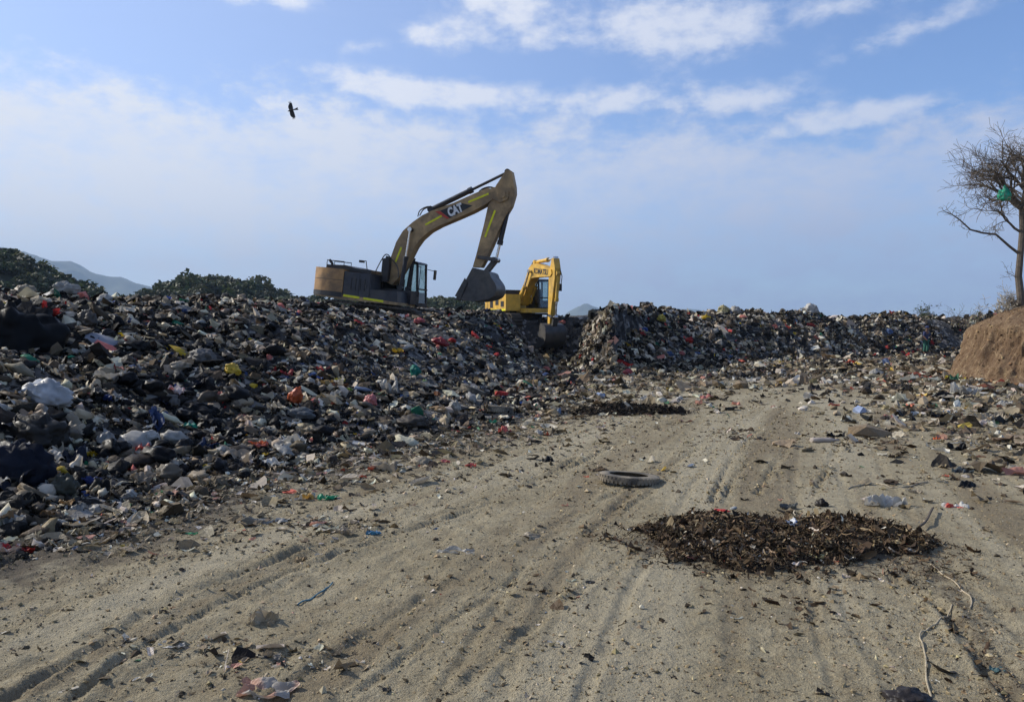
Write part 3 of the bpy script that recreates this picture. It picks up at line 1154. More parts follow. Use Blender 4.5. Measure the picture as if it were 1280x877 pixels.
cylinder_ram(root, (p0[0], 0, p0[1]), (p1[0], 0, p1[1]), 0.70, 0.095, 0.05)
l0, l1, l2 = T(*z8(345, 190), 0), T(*z8(525, 218), 0), T(*z8(425, 345), 0)
for y in (-.27, .20):
    bm = bm_new()
    add_prism(bm, strip(l0, l1, .13), y, y + .06)
    bm_done(bm, 'linkage_arm', M_steel, root, bevel=0.012)
bm = bm_new()
add_prism(bm, strip(l1, l2, .17), -.15, .15)
bm_done(bm, 'linkage_arm', M_steel, root, bevel=0.02)
bm = bm_new()
add_tube(bm, [(l1[0], -.33, l1[1]), (l1[0], .33, l1[1])], .09, 12)
bm_done(bm, 'linkage_pin', M_steel, root, smooth=True)
# bucket
BY = -.60
bp = trc([(268, 300), (345, 318), (440, 345), (470, 405), (520, 480), (530, 550), (495, 618), (400, 655), (250, 668), (85, 640)], z8, BY)
bk, back = bucket_parts(root, bp, None, None, 1.20, M_steel)
for sy in (-1, 1):
    bm = bm_new()
    sc_ = trc([(78, 615), (188, 415), (213, 470), (145, 632)], z8, BY)
    y = sy * .60
    add_prism(bm, sc_, y + (.002 if sy > 0 else -.05), y + (.05 if sy > 0 else -.002))
    bm_done(bm, 'side_cutter', M_steel, bk, bevel=0.01)
tipp = T(*z8(88, 640), BY)
tipq = T(*z8(40, 650), BY)
for k in range(5):
    y = -.52 + k * .26
    bm = bm_new()
    d = (tipq[0] - tipp[0], tipq[1] - tipp[1])
    add_prism(bm, [(tipp[0] + .12, tipp[1] + .05), (tipp[0] + .12, tipp[1] - .05), (tipp[0] + d[0], tipp[1] + d[1] - .01), (tipp[0] + d[0], tipp[1] + d[1] + .015)], y - .06, y + .06)
    bm_done(bm, 'bucket_tooth', M_steel, bk, bevel=0.01)
# hoses
for dy, pts in ((-.12, [(285, 478), (300, 430), (345, 400), (390, 395), (410, 425)]), (.05, [(300, 470), (330, 420), (370, 400), (395, 398), (420, 420)]),
                (-.05, [(800, 268), (830, 243), (880, 228), (925, 235), (950, 262)]), (.08, [(810, 275), (850, 240), (900, 232), (935, 250)])):
    bm = bm_new()
    add_tube(bm, [(u, dy, z) for u, z in curve_pts(trc(pts, z7, dy), 5)], .024, 6)
    bm_done(bm, 'hydraulic_hose', M_rubber, root, smooth=True)

# ------------------------------------------------------------------ excavator 2 (yellow, digging in the pit)
KOM = Rig('excavator', (KOM_XY[0], KOM_XY[1], 1.72), R(66), R(1.0))
root = tag(KOM.o, 'bright yellow excavator digging its bucket into the garbage pit', 'excavator')
T = KOM.tr


def zk(x, y):
    return (600 + x / 6.267, 310 + y / 6.267)


tracks(root, 4.0, 2.2, 0.6, 0.9, M_track)
kb, kt = 1.05, 2.02
bm = bm_new()
rear = -2.75
add_plan(bm, [(-1.7, -1.34), (rear + .7, -1.34), (rear + .3, -1.15), (rear + .08, -.8), (rear, -.4), (rear, .4), (rear + .08, .8), (rear + .3, 1.15), (rear + .7, 1.34), (-1.7, 1.34)], kb, kt)
bm_done(bm, 'counterweight', M_yellow, root, smooth=True, bevel=0.06)
bm = bm_new()
add_box(bm, -1.69, 0.95, -1.33, -.45, kb + .02, kt - .04)
kp = bm_done(bm, 'engine_panel', M_yellow, root, bevel=0.04)
for u, a, b in ((-1.3, 1.25, 1.85), (-.5, 1.4, 1.9), (.25, 1.3, 1.6)):
    bm = bm_new()
    add_box(bm, u, u + .42, -1.345, -1.326, a, b)
    bm_done(bm, 'vent_grille', M_black, kp)
decal(kp, strip((-1.65, 1.12), (.9, 1.12), .10), -1.333, M_tape, 'reflective_tape')
bm = bm_new()
add_box(bm, -1.6, -.1, -.9, 1.1, kt - .03, kt + .24)
bm_done(bm, 'engine_hood', M_black, root, bevel=0.04)
bm = bm_new()
add_box(bm, -.1, .90, -1.32, -.5, kt - .03, kt + .16)
bm_done(bm, 'storage_box', M_black, root, bevel=0.03)
bm = bm_new()
add_box(bm, -1.68, 1.75, -.44, 1.33, kb - .08, kb + .16)
bm_done(bm, 'frame_skirt', M_yellow, root, bevel=0.02)
bm = bm_new()
e = T(*zk(172, 300), -.9)
add_tube(bm, [(-1.1, -.85, kt + .15), (-1.1, -.85, kt + .65), (-1.16, -.85, kt + .85)], .06, 10)
bm_done(bm, 'exhaust_pipe', M_black, root, smooth=True)
cab_parts(root, 0.0, 1.70, .34, 1.33, kb + .12, T(*zk(490, 245), .8)[1], M_black)
bo = trc([(292, 395), (310, 350), (345, 275), (380, 160), (402, 128), (440, 120), (500, 142), (556, 166), (560, 200), (548, 222), (450, 228), (405, 234), (386, 262), (348, 362), (322, 450), (296, 450)], zk, -.22)
bm = bm_new()
add_prism(bm, bo, -.22, .22)
boom = bm_done(bm, 'boom', M_yellow, root, bevel=0.02)
me = text_mesh('KOMATSU', 0.40, 0.003, 0.012)
me.transform(Matrix.Diagonal((0.92, 1.0, 1, 1)))
ca, cb = T(*zk(440, 182), -.23), T(*zk(510, 190), -.23)
c0 = ((ca[0] + cb[0]) / 2, (ca[1] + cb[1]) / 2)
ang = math.atan2(cb[1] - ca[1], cb[0] - ca[0])
let = link('lettering', me, M_black, boom)
let.matrix_local = Matrix.Translation((c0[0], -.226, c0[1])) @ Matrix.Rotation(-ang, 4, 'Y') @ Matrix.Rotation(math.pi / 2, 4, 'X')
# stick, from its head down to the bucket
s_top, s_bot = T(*zk(592, 80), 0), T(*zk(560, 600), 0)
pvk = T(*zk(572, 205), 0)
ux, uz = s_bot[0] - s_top[0], s_bot[1] - s_top[1]
Ls = math.hypot(ux, uz)
ux, uz = ux / Ls, uz / Ls
nx, nz = -uz, ux          # forward side of the stick


def sp(a, b):
    return (s_top[0] + ux * a + nx * b, s_top[1] + uz * a + nz * b)


st = [sp(0, -.10), sp(.0, .10), sp(.5, .32), sp(1.0, .36), sp(1.5, .30), sp(Ls - .35, .12), sp(Ls, .10), sp(Ls, -.12), sp(Ls - .4, -.14), sp(1.5, -.26), sp(.9, -.34)]
bm = bm_new()
add_prism(bm, st, -.17, .17)
stick = bm_done(bm, 'stick', M_yellow, root, bevel=0.02)
c0, c1 = T(*zk(438, 112), 0), s_top
cylinder_ram(root, (c0[0], 0, c0[1]), (c1[0], 0, c1[1]), 0.62, 0.10, 0.05, mat=M_yellow)
c0, c1 = T(*zk(312, 425), -.34), T(*zk(386, 182), -.34)
for y in (-.34, .34):
    cylinder_ram(root, (c0[0], y, c0[1]), (c1[0], y, c1[1]), 0.5, 0.085, 0.045, mat=M_yellow)
pa, pb = sp(.75, .40), sp(Ls - .45, .42)
cylinder_ram(root, (pa[0], 0, pa[1]), (pb[0], 0, pb[1]), 0.62, 0.09, 0.048, mat=M_yellow)
for y in (-.25, .19):
    bm = bm_new()
    add_prism(bm, strip(sp(Ls - .5, .0), pb, .12), y, y + .06)
    bm_done(bm, 'linkage_arm', M_steel, root, bevel=0.012)
bm = bm_new()
add_prism(bm, strip(pb, sp(Ls + .05, .30), .15), -.14, .14)
bm_done(bm, 'linkage_arm', M_steel, root, bevel=0.015)
# the bucket hangs with its back towards the camera
bp = [sp(Ls - .06, -.20), sp(Ls - .05, .20), sp(Ls + .08, .42), sp(Ls + .35, .58), sp(Ls + .75, .55), sp(Ls + 1.05, .30), sp(Ls + 1.2, -.05), sp(Ls + 1.25, -.45)]
bk, back = bucket_parts(root, bp, None, None, 1.15, M_steel)
for k in range(5):
    y = -.50 + k * .25
    bm = bm_new()
    add_prism(bm, [sp(Ls + 1.20, -.35), sp(Ls + 1.29, -.35), sp(Ls + 1.27, -.68), sp(Ls + 1.25, -.68)], y - .055, y + .055)
    bm_done(bm, 'bucket_tooth', M_steel, bk, bevel=0.01)
bm = bm_new()
add_tube(bm, [(sp(.5, .38)[0], .1, sp(.5, .38)[1]), (sp(.9, .62)[0], .12, sp(.9, .62)[1]), (sp(1.6, .55)[0], .1, sp(1.6, .55)[1])], .022, 6)
bm_done(bm, 'hydraulic_hose', M_rubber, root, smooth=True)
for y in (-.06, .06):
    bm = bm_new()
    q = curve_pts(trc([(405, 130), (420, 105), (450, 100), (470, 118)], zk, y), 4)
    add_tube(bm, [(u, y, z) for u, z in q], .022, 6)
    bm_done(bm, 'hydraulic_hose', M_rubber, root, smooth=True)

#@@PART3

# ------------------------------------------------------------------ shapes of rubbish (unit size)
def tri_faces(F4):
    return np.concatenate([F4[:, [0, 1, 2]], F4[:, [0, 2, 3]]])


_ico = {}


def ico(sub):
    if sub not in _ico:
        bm = bmesh.new()
        bmesh.ops.create_icosphere(bm, subdivisions=sub, radius=0.5)
        V = np.array([v.co[:] for v in bm.verts])
        Fa = np.array([[v.index for v in f.verts] for f in bm.faces])
        bm.free()
        _ico[sub] = (V, Fa)
    V, Fa = _ico[sub]
    return V.copy(), Fa.copy()


def nz3(P, s, off):
    return np.array([mnoise.noise(Vector((p[0] * s + off, p[1] * s - off * .7, p[2] * s + off * .3))) for p in P])


def lump(sub, seed, rough=0.35, squash=0.62, folds=0.0):
    """crumpled stuffed bag or clod"""
    V, Fa = ico(sub)
    r = random.Random(seed)
    off = r.uniform(-50, 50)
    d = V / np.linalg.norm(V, axis=1)[:, None]
    k = 1 + rough * nz3(d, 1.6, off) + rough * 0.55 * (0.35 - np.abs(nz3(d, 3.1, off + 9))) * 2 + rough * 0.3 * nz3(d, 6.5, off + 21)
    if folds:
        phi = np.arctan2(d[:, 1], d[:, 0])
        k = k + folds * np.clip(d[:, 2], 0, 1) * np.sin(phi * r.choice([5, 7, 9]) + 3 * nz3(d, 2, off))
    V = V * k[:, None]
    V[:, 0] *= r.uniform(0.85, 1.2)
    V[:, 1] *= r.uniform(0.6, 0.95)
    V[:, 2] *= squash * r.uniform(0.8, 1.2)
    sh = 0.85 + 0.3 * (nz3(d, 2.5, off + 5))
    return V, Fa, sh


def sheet(n, seed, amp=0.22, aspect=0.7, curl=0.25):
    """crumpled plastic film, paper or cloth"""
    r = random.Random(seed)
    u = np.linspace(-0.5, 0.5, n)
    U, Vv = np.meshgrid(u, u, indexing='ij')
    off = r.uniform(-50, 50)
    P = np.stack([U.ravel(), Vv.ravel(), np.zeros(n * n)], -1)
    ang = np.arctan2(P[:, 1], P[:, 0])
    rad = 1 + 0.28 * nz3(np.stack([np.cos(ang), np.sin(ang), ang * 0], -1), 1.4, off) + 0.14 * nz3(np.stack([np.cos(ang), np.sin(ang), ang * 0], -1), 3.6, off)
    Q = P * rad[:, None]
    # round off the square outline
    m = np.maximum(np.abs(P[:, 0]), np.abs(P[:, 1])) * 2
    e = np.hypot(P[:, 0], P[:, 1]) * 2
    Q[:, :2] *= np.where(e > 1e-6, (0.45 + 0.55 * m / np.maximum(e, 1e-6)), 1)[:, None]
    z = np.zeros(len(P))
    for _ in range(5):
        a = r.uniform(0, math.pi)
        f = r.uniform(0.9, 2.8 if n > 9 else 2.2)
        ph = r.uniform(0, 1)
        w = (P[:, 0] * math.cos(a) + P[:, 1] * math.sin(a)) * f + ph + 0.35 * nz3(P, 2.3, off + 3)
        z += amp * (np.abs((w % 1.0) - 0.5) * 2 - 0.5) * r.uniform(0.4, 1) / (0.35 + 0.55 * f)
    z += amp * 0.8 * nz3(P, 3.2, off + 11) + amp * 0.5 * nz3(P, 8.0, off + 31)
    z += curl * (P[:, 0] ** 2 * r.uniform(-1, 1.4) + P[:, 1] ** 2 * r.uniform(-1, 1.4)) * 1.5
    Q[:, 2] = 0.3 * np.tanh(z / 0.3)
    Q[:, 1] *= aspect
    Fa = tri_faces(grid_faces(n, n))
    sh = 0.9 + 0.35 * nz3(P, 2.1, off + 41)
    return Q, Fa, sh


def wad(sub, seed, squash=0.55):
    """tightly crumpled film or cloth: deep creases all over"""
    V, Fa = ico(sub)
    r = random.Random(seed)
    off = r.uniform(-50, 50)
    d = V / np.linalg.norm(V, axis=1)[:, None]
    k = 0.62 + 1.1 * np.abs(nz3(d, 1.7, off)) + 0.75 * np.abs(nz3(d, 3.6, off + 7)) - 0.3 * np.abs(nz3(d, 7.5, off + 13))
    V = V * k[:, None]
    V = V + 0.10 * np.stack([nz3(d, 4, off + 31), nz3(d, 4, off + 41), nz3(d, 4, off + 51)], -1)
    V[:, 0] *= r.uniform(0.9, 1.5)
    V[:, 1] *= r.uniform(0.55, 0.95)
    V[:, 2] *= squash * r.uniform(0.7, 1.2)
    return V, Fa, 0.8 + 0.7 * np.abs(nz3(d, 2.2, off + 5))


def ribbon(n, seed, w=0.12, bend=0.5):
    r = random.Random(seed)
    t = np.linspace(0, 1, n)
    a = r.uniform(-1, 1) * bend * 2 * t + 0.5 * bend * np.sin(t * r.uniform(3, 9) + r.uniform(0, 6))
    b = 0.35 * np.sin(t * r.uniform(2, 8) + r.uniform(0, 6))
    dx_, dy_, dz_ = np.cos(a) * np.cos(b), np.sin(a), np.sin(b)
    P = np.cumsum(np.stack([dx_, dy_, dz_], -1), 0) / n
    P -= P.mean(0)
    tw = r.uniform(-2, 2) * t + r.uniform(0, 3)
    side = np.stack([-np.sin(a) * np.cos(tw), np.cos(a) * np.cos(tw), np.sin(tw)], -1) * (w / 2 * (0.6 + 0.4 * np.sin(np.pi * t)))[:, None]
    V = np.stack([P - side, P + side], 1).reshape(-1, 3)
    Fa = tri_faces(grid_faces(n, 2))
    return V, Fa, np.ones(len(V))


def lathe(prof, n):
    a = np.arange(n) * 2 * math.pi / n
    V = np.array([[p[1], p[0] * math.cos(t), p[0] * math.sin(t)] for t in a for p in prof])
    return V, tri_faces(grid_faces(n, len(prof), True)), np.ones(n * len(prof))


def bottle(seed, n=8):
    r = random.Random(seed)
    pr = [(0.0, -0.5), (0.13, -0.49), (0.15, -0.44), (0.135, -0.1), (0.15, 0.1), (0.14, 0.2), (0.06, 0.38), (0.05, 0.5), (0, 0.5)]
    V, Fa, sh = lathe(pr, n)
    V[:, 2] *= r.uniform(0.55, 1.0)
    V += 0.02 * np.stack([nz3(V, 5, seed), nz3(V, 5, seed + 9), nz3(V, 5, seed + 19)], -1)
    return V, Fa, sh


def board(seed, th=0.03):
    r = random.Random(seed)
    w, b = r.uniform(0.25, 0.7), r.uniform(-0.12, 0.12)
    V = []
    for z in (-th / 2, th / 2):
        for x in (-0.5, 0.0, 0.5):
            for y in (-w / 2, w / 2):
                V.append((x + r.uniform(-.05, .05), y + r.uniform(-.06, .06), z + (b if x else 0)))
    Fa = [(0, 1, 3, 2), (2, 3, 5, 4), (6, 8, 9, 7), (8, 10, 11, 9), (0, 6, 7, 1), (4, 5, 11, 10), (0, 2, 8, 6), (2, 4, 10, 8), (1, 7, 9, 3), (3, 9, 11, 5)]
    return np.array(V), tri_faces(np.array(Fa)), np.ones(12)


def twig(seed):
    r = random.Random(seed)
    V = []
    for i, x in enumerate((-0.5, -.1, .25, .5)):
        c = (r.uniform(-.07, .07), r.uniform(-.05, .05))
        for k in range(3):
            a = k * 2.094
            V.append((x, c[0] + 0.022 * math.cos(a), c[1] + 0.022 * math.sin(a)))
    Fa = []
    for i in range(3):
        for k in range(3):
            a, b = i * 3 + k, i * 3 + (k + 1) % 3
            Fa.append((a, b, b + 3, a + 3))
    return np.array(V), tri_faces(np.array(Fa)), np.ones(12)


# palettes: (weight, colour, jitter)
PAL_DARK = [(40, (0.011, 0.010, 0.010), .45), (17, (0.036, 0.029, 0.023), .5), (10, (0.090, 0.070, 0.050), .4), (9, (0.20, 0.165, 0.120), .35),
            (14, (0.38, 0.33, 0.26), .3), (13, (0.66, 0.62, 0.54), .2), (1.2, (0.30, 0.22, 0.12), .3), (0.8, (0.34, 0.030, 0.030), .4),
            (0.6, (0.55, 0.18, 0.16), .3), (1.3, (0.030, 0.055, 0.16), .5), (0.6, (0.02, 0.16, 0.10), .5), (0.3, (0.60, 0.42, 0.03), .3), (0.8, (0.13, 0.055, 0.03), .4)]
PAL_FAR = [(26, (0.013, 0.012, 0.011), .45), (17, (0.042, 0.034, 0.026), .5), (13, (0.12, 0.097, 0.070), .4), (14, (0.25, 0.215, 0.165), .35),
           (15, (0.44, 0.405, 0.345), .25), (13, (0.68, 0.655, 0.60), .15), (1.5, (0.30, 0.23, 0.13), .3), (0.8, (0.40, 0.04, 0.04), .4), (0.7, (0.56, 0.22, 0.19), .3),
           (1.0, (0.05, 0.09, 0.22), .5), (0.5, (0.03, 0.18, 0.12), .5), (0.4, (0.62, 0.44, 0.04), .3)]
PAL_LIGHT = [(13, (0.030, 0.027, 0.024), .5), (20, (0.09, 0.073, 0.052), .5), (20, (0.20, 0.165, 0.115), .35), (20, (0.32, 0.28, 0.215), .3), (15, (0.48, 0.46, 0.42), .25),
             (7, (0.66, 0.65, 0.62), .15), (0.9, (0.45, 0.12, 0.09), .4), (1.0, (0.52, 0.29, 0.25), .3), (0.6, (0.12, 0.17, 0.28), .4), (0.4, (0.08, 0.22, 0.14), .4), (0.4, (0.5, 0.38, 0.10), .3)]
PAL_CLOD = [(30, (0.26, 0.215, 0.14), .3), (25, (0.35, 0.30, 0.21), .25), (18, (0.16, 0.13, 0.085), .35), (10, (0.055, 0.045, 0.034), .4), (5, (0.42, 0.38, 0.30), .2), (1, (0.6, 0.58, 0.54), .2)]
PAL_ORG = [(38, (0.060, 0.042, 0.028), .5), (28, (0.105, 0.076, 0.050), .4), (13, (0.024, 0.018, 0.014), .5), (16, (0.18, 0.14, 0.095), .35), (5, (0.28, 0.23, 0.165), .3), (1.2, (0.6, 0.58, 0.53), .2), (0.3, (0.4, 0.08, 0.06), .3), (1, (0.5, 0.48, 0.45), .2)]


def pick_colours(pal, n):
    w = np.array([p[0] for p in pal], float)
    i = rng.choice(len(pal), n, p=w / w.sum())
    c = np.array([p[1] for p in pal])[i]
    j = np.array([p[2] for p in pal])[i]
    k = np.exp(rng.normal(0, 1, n) * j * 0.8)
    tint = 1 + rng.normal(0, 0.03, (n, 3))
    return np.clip(c * k[:, None] * tint * np.array([1.06, 1.0, 0.88]), 0.004, 0.8)


def scatter(name, specs, mat, smooth=False):
    """specs: list of (variants, pos, normals, size, colours, tilt, flatten) -> one mesh"""
    VV, FF, CC, SM = [], [], [], []
    base = 0
    for variants, pos, nrm, size, colr, tilt in specs:
        n = len(pos)
        which = rng.integers(0, len(variants), n)
        zax = nrm + rng.normal(0, 1, (n, 3)) * tilt
        zax /= np.linalg.norm(zax, axis=1)[:, None]
        rnd = rng.normal(0, 1, (n, 3))
        xax = np.cross(zax, rnd)
        xax /= np.linalg.norm(xax, axis=1)[:, None]
        yax = np.cross(zax, xax)
        Rm = np.stack([xax, yax, zax], -1)
        sc3 = size[:, None] * np.exp(rng.normal(0, 0.2, (n, 3)))
        for k, (V, Fa, sh) in enumerate(variants):
            idx = np.where(which == k)[0]
            if not len(idx):
                continue
            P = V[None] * sc3[idx][:, None, :]
            P = np.einsum('nij,nvj->nvi', Rm[idx], P) + pos[idx][:, None, :]
            nv = len(V)
            VV.append(P.reshape(-1, 3))
            FF.append((Fa[None] + (base + np.arange(len(idx)) * nv)[:, None, None]).reshape(-1, 3))
            c = np.ones((len(idx), nv, 4))
            c[..., :3] = colr[idx][:, None, :] * sh[None, :, None]
            CC.append(c.reshape(-1, 4))
            base += nv * len(idx)
            SM.append(np.full(len(idx) * len(Fa), nv in (42, 162) or (k % 2 == 0 and nv > 16)))
    me = np_mesh(name, np.concatenate(VV), FF, np.concatenate(SM), np.concatenate(CC))
    return link(name, me, mat)


HI = [lump(2, 100 + i, 0.5, 0.5, 0.2) for i in range(2)] + [wad(2, 120 + i) for i in range(12)] + [sheet(9, 200 + i, random.uniform(.3, .5), random.uniform(.35, .9), random.uniform(.3, .9)) for i in range(12)] + \
     [ribbon(8, 300 + i, random.uniform(.12, .35), .9) for i in range(9)] + [board(320), board(321), bottle(330, 7), bottle(331, 7)]
MID = [lump(1, 400 + i, 0.6, 0.5) for i in range(1)] + [wad(1, 420 + i) for i in range(12)] + [sheet(5, 500 + i, random.uniform(.3, .55), random.uniform(.35, .9), random.uniform(.3, .9)) for i in range(8)] + \
      [ribbon(6, 600 + i, random.uniform(.12, .3), .8) for i in range(7)] + [board(620), board(621)]
LOW = [wad(1, 700 + i) for i in range(3)] + [sheet(4, 800 + i, 0.30, random.uniform(.45, .9)) for i in range(9)] + [ribbon(4, 900, .3), board(920)]
TINY = [sheet(3, 950 + i, 0.25, random.uniform(.3, .9)) for i in range(8)] + [ribbon(4, 960 + i, random.uniform(.12, .35), .8) for i in range(5)] + [twig(970 + i) for i in range(3)]
CLOD = [lump(1, 1000 + i, 0.6, 0.7) for i in range(3)]
V0, F0 = np.array([(0, 0, .5), (.5, 0, 0), (0, .5, 0), (-.5, 0, 0), (0, -.5, 0), (0, 0, -.35)]), np.array([(0, 1, 2), (0, 2, 3), (0, 3, 4), (0, 4, 1), (5, 2, 1), (5, 3, 2), (5, 4, 3), (5, 1, 4)])
PEB = []
for i in range(6):
    rr_ = np.random.default_rng(i)
    PEB.append((V0 * (1 + rr_.normal(0, .22, V0.shape)) * np.array([1, .75, .6]), F0, np.ones(6)))
STRAND = [ribbon(5, 1100 + i, random.uniform(.07, .18), 1.1) for i in range(13)] + [twig(1120 + i) for i in range(4)] + [sheet(3, 1130 + i, .3, .5) for i in range(2)]


def mound_points(n, seg_lo, seg_hi, pw, smax_extra, smin=-0.5, sbias=1.0):
    """random points on the garbage, thinning with distance from the viewer"""
    A, B = TOE[seg_lo:seg_hi], TOE[seg_lo + 1:seg_hi + 1]
    L = np.hypot(*(B - A).T)
    D = np.hypot(*((A + B) / 2).T)
    w = L * (TOEW[seg_lo:seg_hi] + smax_extra) / D ** pw
    i = rng.choice(len(A), n, p=w / w.sum())
    t = rng.random(n)
    P = A[i] + (B - A)[i] * t[:, None]
    d = (B - A)[i] / L[i][:, None]
    nrm = np.stack([-d[:, 1], d[:, 0]], -1)
    wd = TOEW[seg_lo:seg_hi][i]
    s = smin + (wd + smax_extra - smin) * rng.random(n) ** sbias
    P = P + nrm * s[:, None]
    return P[:, 0], P[:, 1]


def on_surface(x, y, lift, size):
    e = 0.2
    h = surf_h(x, y)
    nx_ = -(surf_h(x + e, y) - surf_h(x - e, y)) / (2 * e)
    ny_ = -(surf_h(x, y + e) - surf_h(x, y - e)) / (2 * e)
    nr = np.stack([nx_, ny_, np.ones_like(x)], -1)
    nr /= np.linalg.norm(nr, axis=1)[:, None]
    z = h + size * rng.uniform(lift[0], lift[1], len(x))
    return np.stack([x, y, z], -1), nr


def in_view(x, y, ang=0.68):
    return (np.abs(np.arctan2(x, y)) < ang) & (y > 1.0)


def sizes(r, med0, slope, sig, lo, hi):
    return np.clip((med0 + slope * r) * np.exp(rng.normal(0, sig, len(r))), lo, hi)


NSEG_LEFT = 10     # toe segments along the near slope
specs = []
x, y = mound_points(38000, 2, NSEG_LEFT, 1.2, 6.0, -0.4)
y2 = 5.0 + 20 * rng.random(14000) ** 1.7
x2 = y2 * rng.uniform(-0.72, -0.15, 14000)
k2 = toe_dist(x2, y2)[0] > 0.2
x, y = np.concatenate([x, x2[k2]]), np.concatenate([y, y2[k2]])
k = in_view(x, y, 0.72)
x, y = x[k], y[k]
r = np.hypot(x, y)
sz = sizes(r, 0.068, 0.0028, 0.58, 0.025, 0.46)
P_, N_ = on_surface(x, y, (-0.12, 0.22), sz)
C_ = pick_colours(PAL_DARK, len(x))
C_ = np.where((sz < 0.10 + 0.002 * r)[:, None] & (rng.random(len(x)) < 0.5)[:, None], pick_colours(PAL_FAR, len(x)) * 1.15, C_)
near = r < 12.5
sz = np.where(r > 12.5, np.minimum(sz, 0.30), np.minimum(sz * 0.82, 0.27))
specs.append((HI, P_[near], N_[near], sz[near], C_[near], 0.36))
specs.append((MID, P_[~near], N_[~near], sz[~near], C_[~near], 0.36))
n_left = (int(near.sum()), int((~near).sum()))
x, y = mound_points(17000, NSEG_LEFT, len(TOE) - 2, 0.6, 2.5, -0.8)
k = in_view(x, y)
x, y = x[k], y[k]
r = np.hypot(x, y)
sz = sizes(r, 0.10, 0.0026, 0.45, 0.08, 0.6)
P_, N_ = on_surface(x, y, (-0.1, 0.22), sz)
specs.append((LOW, P_, N_, sz, pick_colours(PAL_FAR, len(x)), 0.6))
lg = scatter('loose_garbage', specs, M_litter)
tag(lg, 'countless torn bags, rags and scraps covering the garbage mound', 'garbage', kind='stuff')

# litter strewn over the ground
specs = []
# a: beside the toe of the near slope
x, y = mound_points(9500, 3, NSEG_LEFT - 1, 1.0, 0, 0, 1)
t_ = rng.random(len(x))
i_ = rng.integers(3, NSEG_LEFT - 1, len(x))
P = TOE[i_] + (TOE[i_ + 1] - TOE[i_]) * t_[:, None]
d_ = (TOE[i_ + 1] - TOE[i_])
d_ /= np.linalg.norm(d_, axis=1)[:, None]
s_ = -rng.exponential(0.75, len(x)) * (0.5 + 0.25 * np.clip(i_ - 3, 0, 5))
x, y = P[:, 0] - d_[:, 1] * s_, P[:, 1] + d_[:, 0] * s_
r = np.hypot(x, y)
sz = sizes(r, 0.035, 0.003, 0.5, 0.015, 0.28)
P_, N_ = on_surface(x, y, (0.0, 0.12), sz)
specs.append((TINY, P_, N_, sz, pick_colours(PAL_LIGHT, len(x)), 0.25))
# b: the littered floor towards the far wall
n = 15000
y = rng.uniform(15, 50, n)
x = rng.uniform(-0.2, 0.62, n) * y
sgn, _ = toe_dist(x, y)
dens = np.clip(sstep(y, 16, 32) * 0.95 + 0.6 * sstep(sgn, -6, 0), 0, 1) * (0.35 + 0.9 * np.clip(0.5 + fbm(x * .35, y * .35, 7, 3), 0, 1))
k = (sgn < 0.4) & (rng.random(n) < dens)
x, y = x[k], y[k]
r = np.hypot(x, y)
sz = sizes(r, 0.06, 0.0042, 0.5, 0.05, 0.5)
P_, N_ = on_surface(x, y, (0.0, 0.16), sz)
specs.append((LOW, P_, N_, sz, pick_colours(PAL_LIGHT, len(x)), 0.3))
# c: the right-hand edge
n = 4200
y = rng.uniform(7, 30, n)
x = y * rng.uniform(0.30, 0.72, n)
dens = sstep(x / y, 0.32, 0.6) * sstep(y, 6, 15)
k = rng.random(n) < dens
x, y = x[k], y[k]
r = np.hypot(x, y)
sz = sizes(r, 0.05, 0.005, 0.5, 0.03, 0.45)
P_, N_ = on_surface(x, y, (0.0, 0.14), sz)
specs.append((LOW, P_, N_, sz, pick_colours(PAL_LIGHT, len(x)), 0.3))
# d: thin scatter everywhere on the track
n = 1500
y = np.exp(rng.uniform(math.log(2.6), math.log(20), n))
x = y * rng.uniform(-0.7, 0.7, n)
r = np.hypot(x, y)
sz = sizes(r, 0.014, 0.0028, 0.5, 0.008, 0.16)
P_, N_ = on_surface(x, y, (0.0, 0.1), sz)
specs.append((TINY, P_, N_, sz, pick_colours(PAL_LIGHT, n), 0.2))
# e: small gatherings of scraps pressed into the track
for px_, py_, rx_, ry_, cnt_, pal_ in ((330, 830, .55, .28, 260, PAL_LIGHT), (200, 810, .5, .2, 110, PAL_LIGHT), (425, 662, .6, .35, 170, PAL_LIGHT), (350, 652, .7, .3, 130, PAL_LIGHT),
                                       (1080, 555, .9, .7, 160, PAL_ORG), (920, 545, .5, .9, 120, PAL_ORG), (1250, 560, .9, 1.2, 260, PAL_LIGHT), (700, 740, .5, .3, 60, PAL_ORG),
                                       (1000, 760, .8, .5, 140, PAL_ORG), (250, 690, .8, .4, 110, PAL_LIGHT), (560, 590, 1.4, .8, 240, PAL_LIGHT), (1150, 600, .9, .5, 90, PAL_ORG)):
    cx_, cy_ = flat(px_, py_)
    x = cx_ + rng.normal(0, rx_ * .5, cnt_)
    y = cy_ + rng.normal(0, ry_ * .5, cnt_)
    sz = sizes(np.hypot(x, y), 0.016, 0.003, 0.55, 0.008, 0.16)
    P_, N_ = on_surface(x, y, (0.0, 0.10), sz)
    specs.append((TINY, P_, N_, sz, pick_colours(pal_, cnt_), 0.25))
gl = scatter('ground_litter', specs, M_litter)
tag(gl, 'small scraps of paper, film and dry stalks strewn over the dirt', 'litter', kind='stuff')

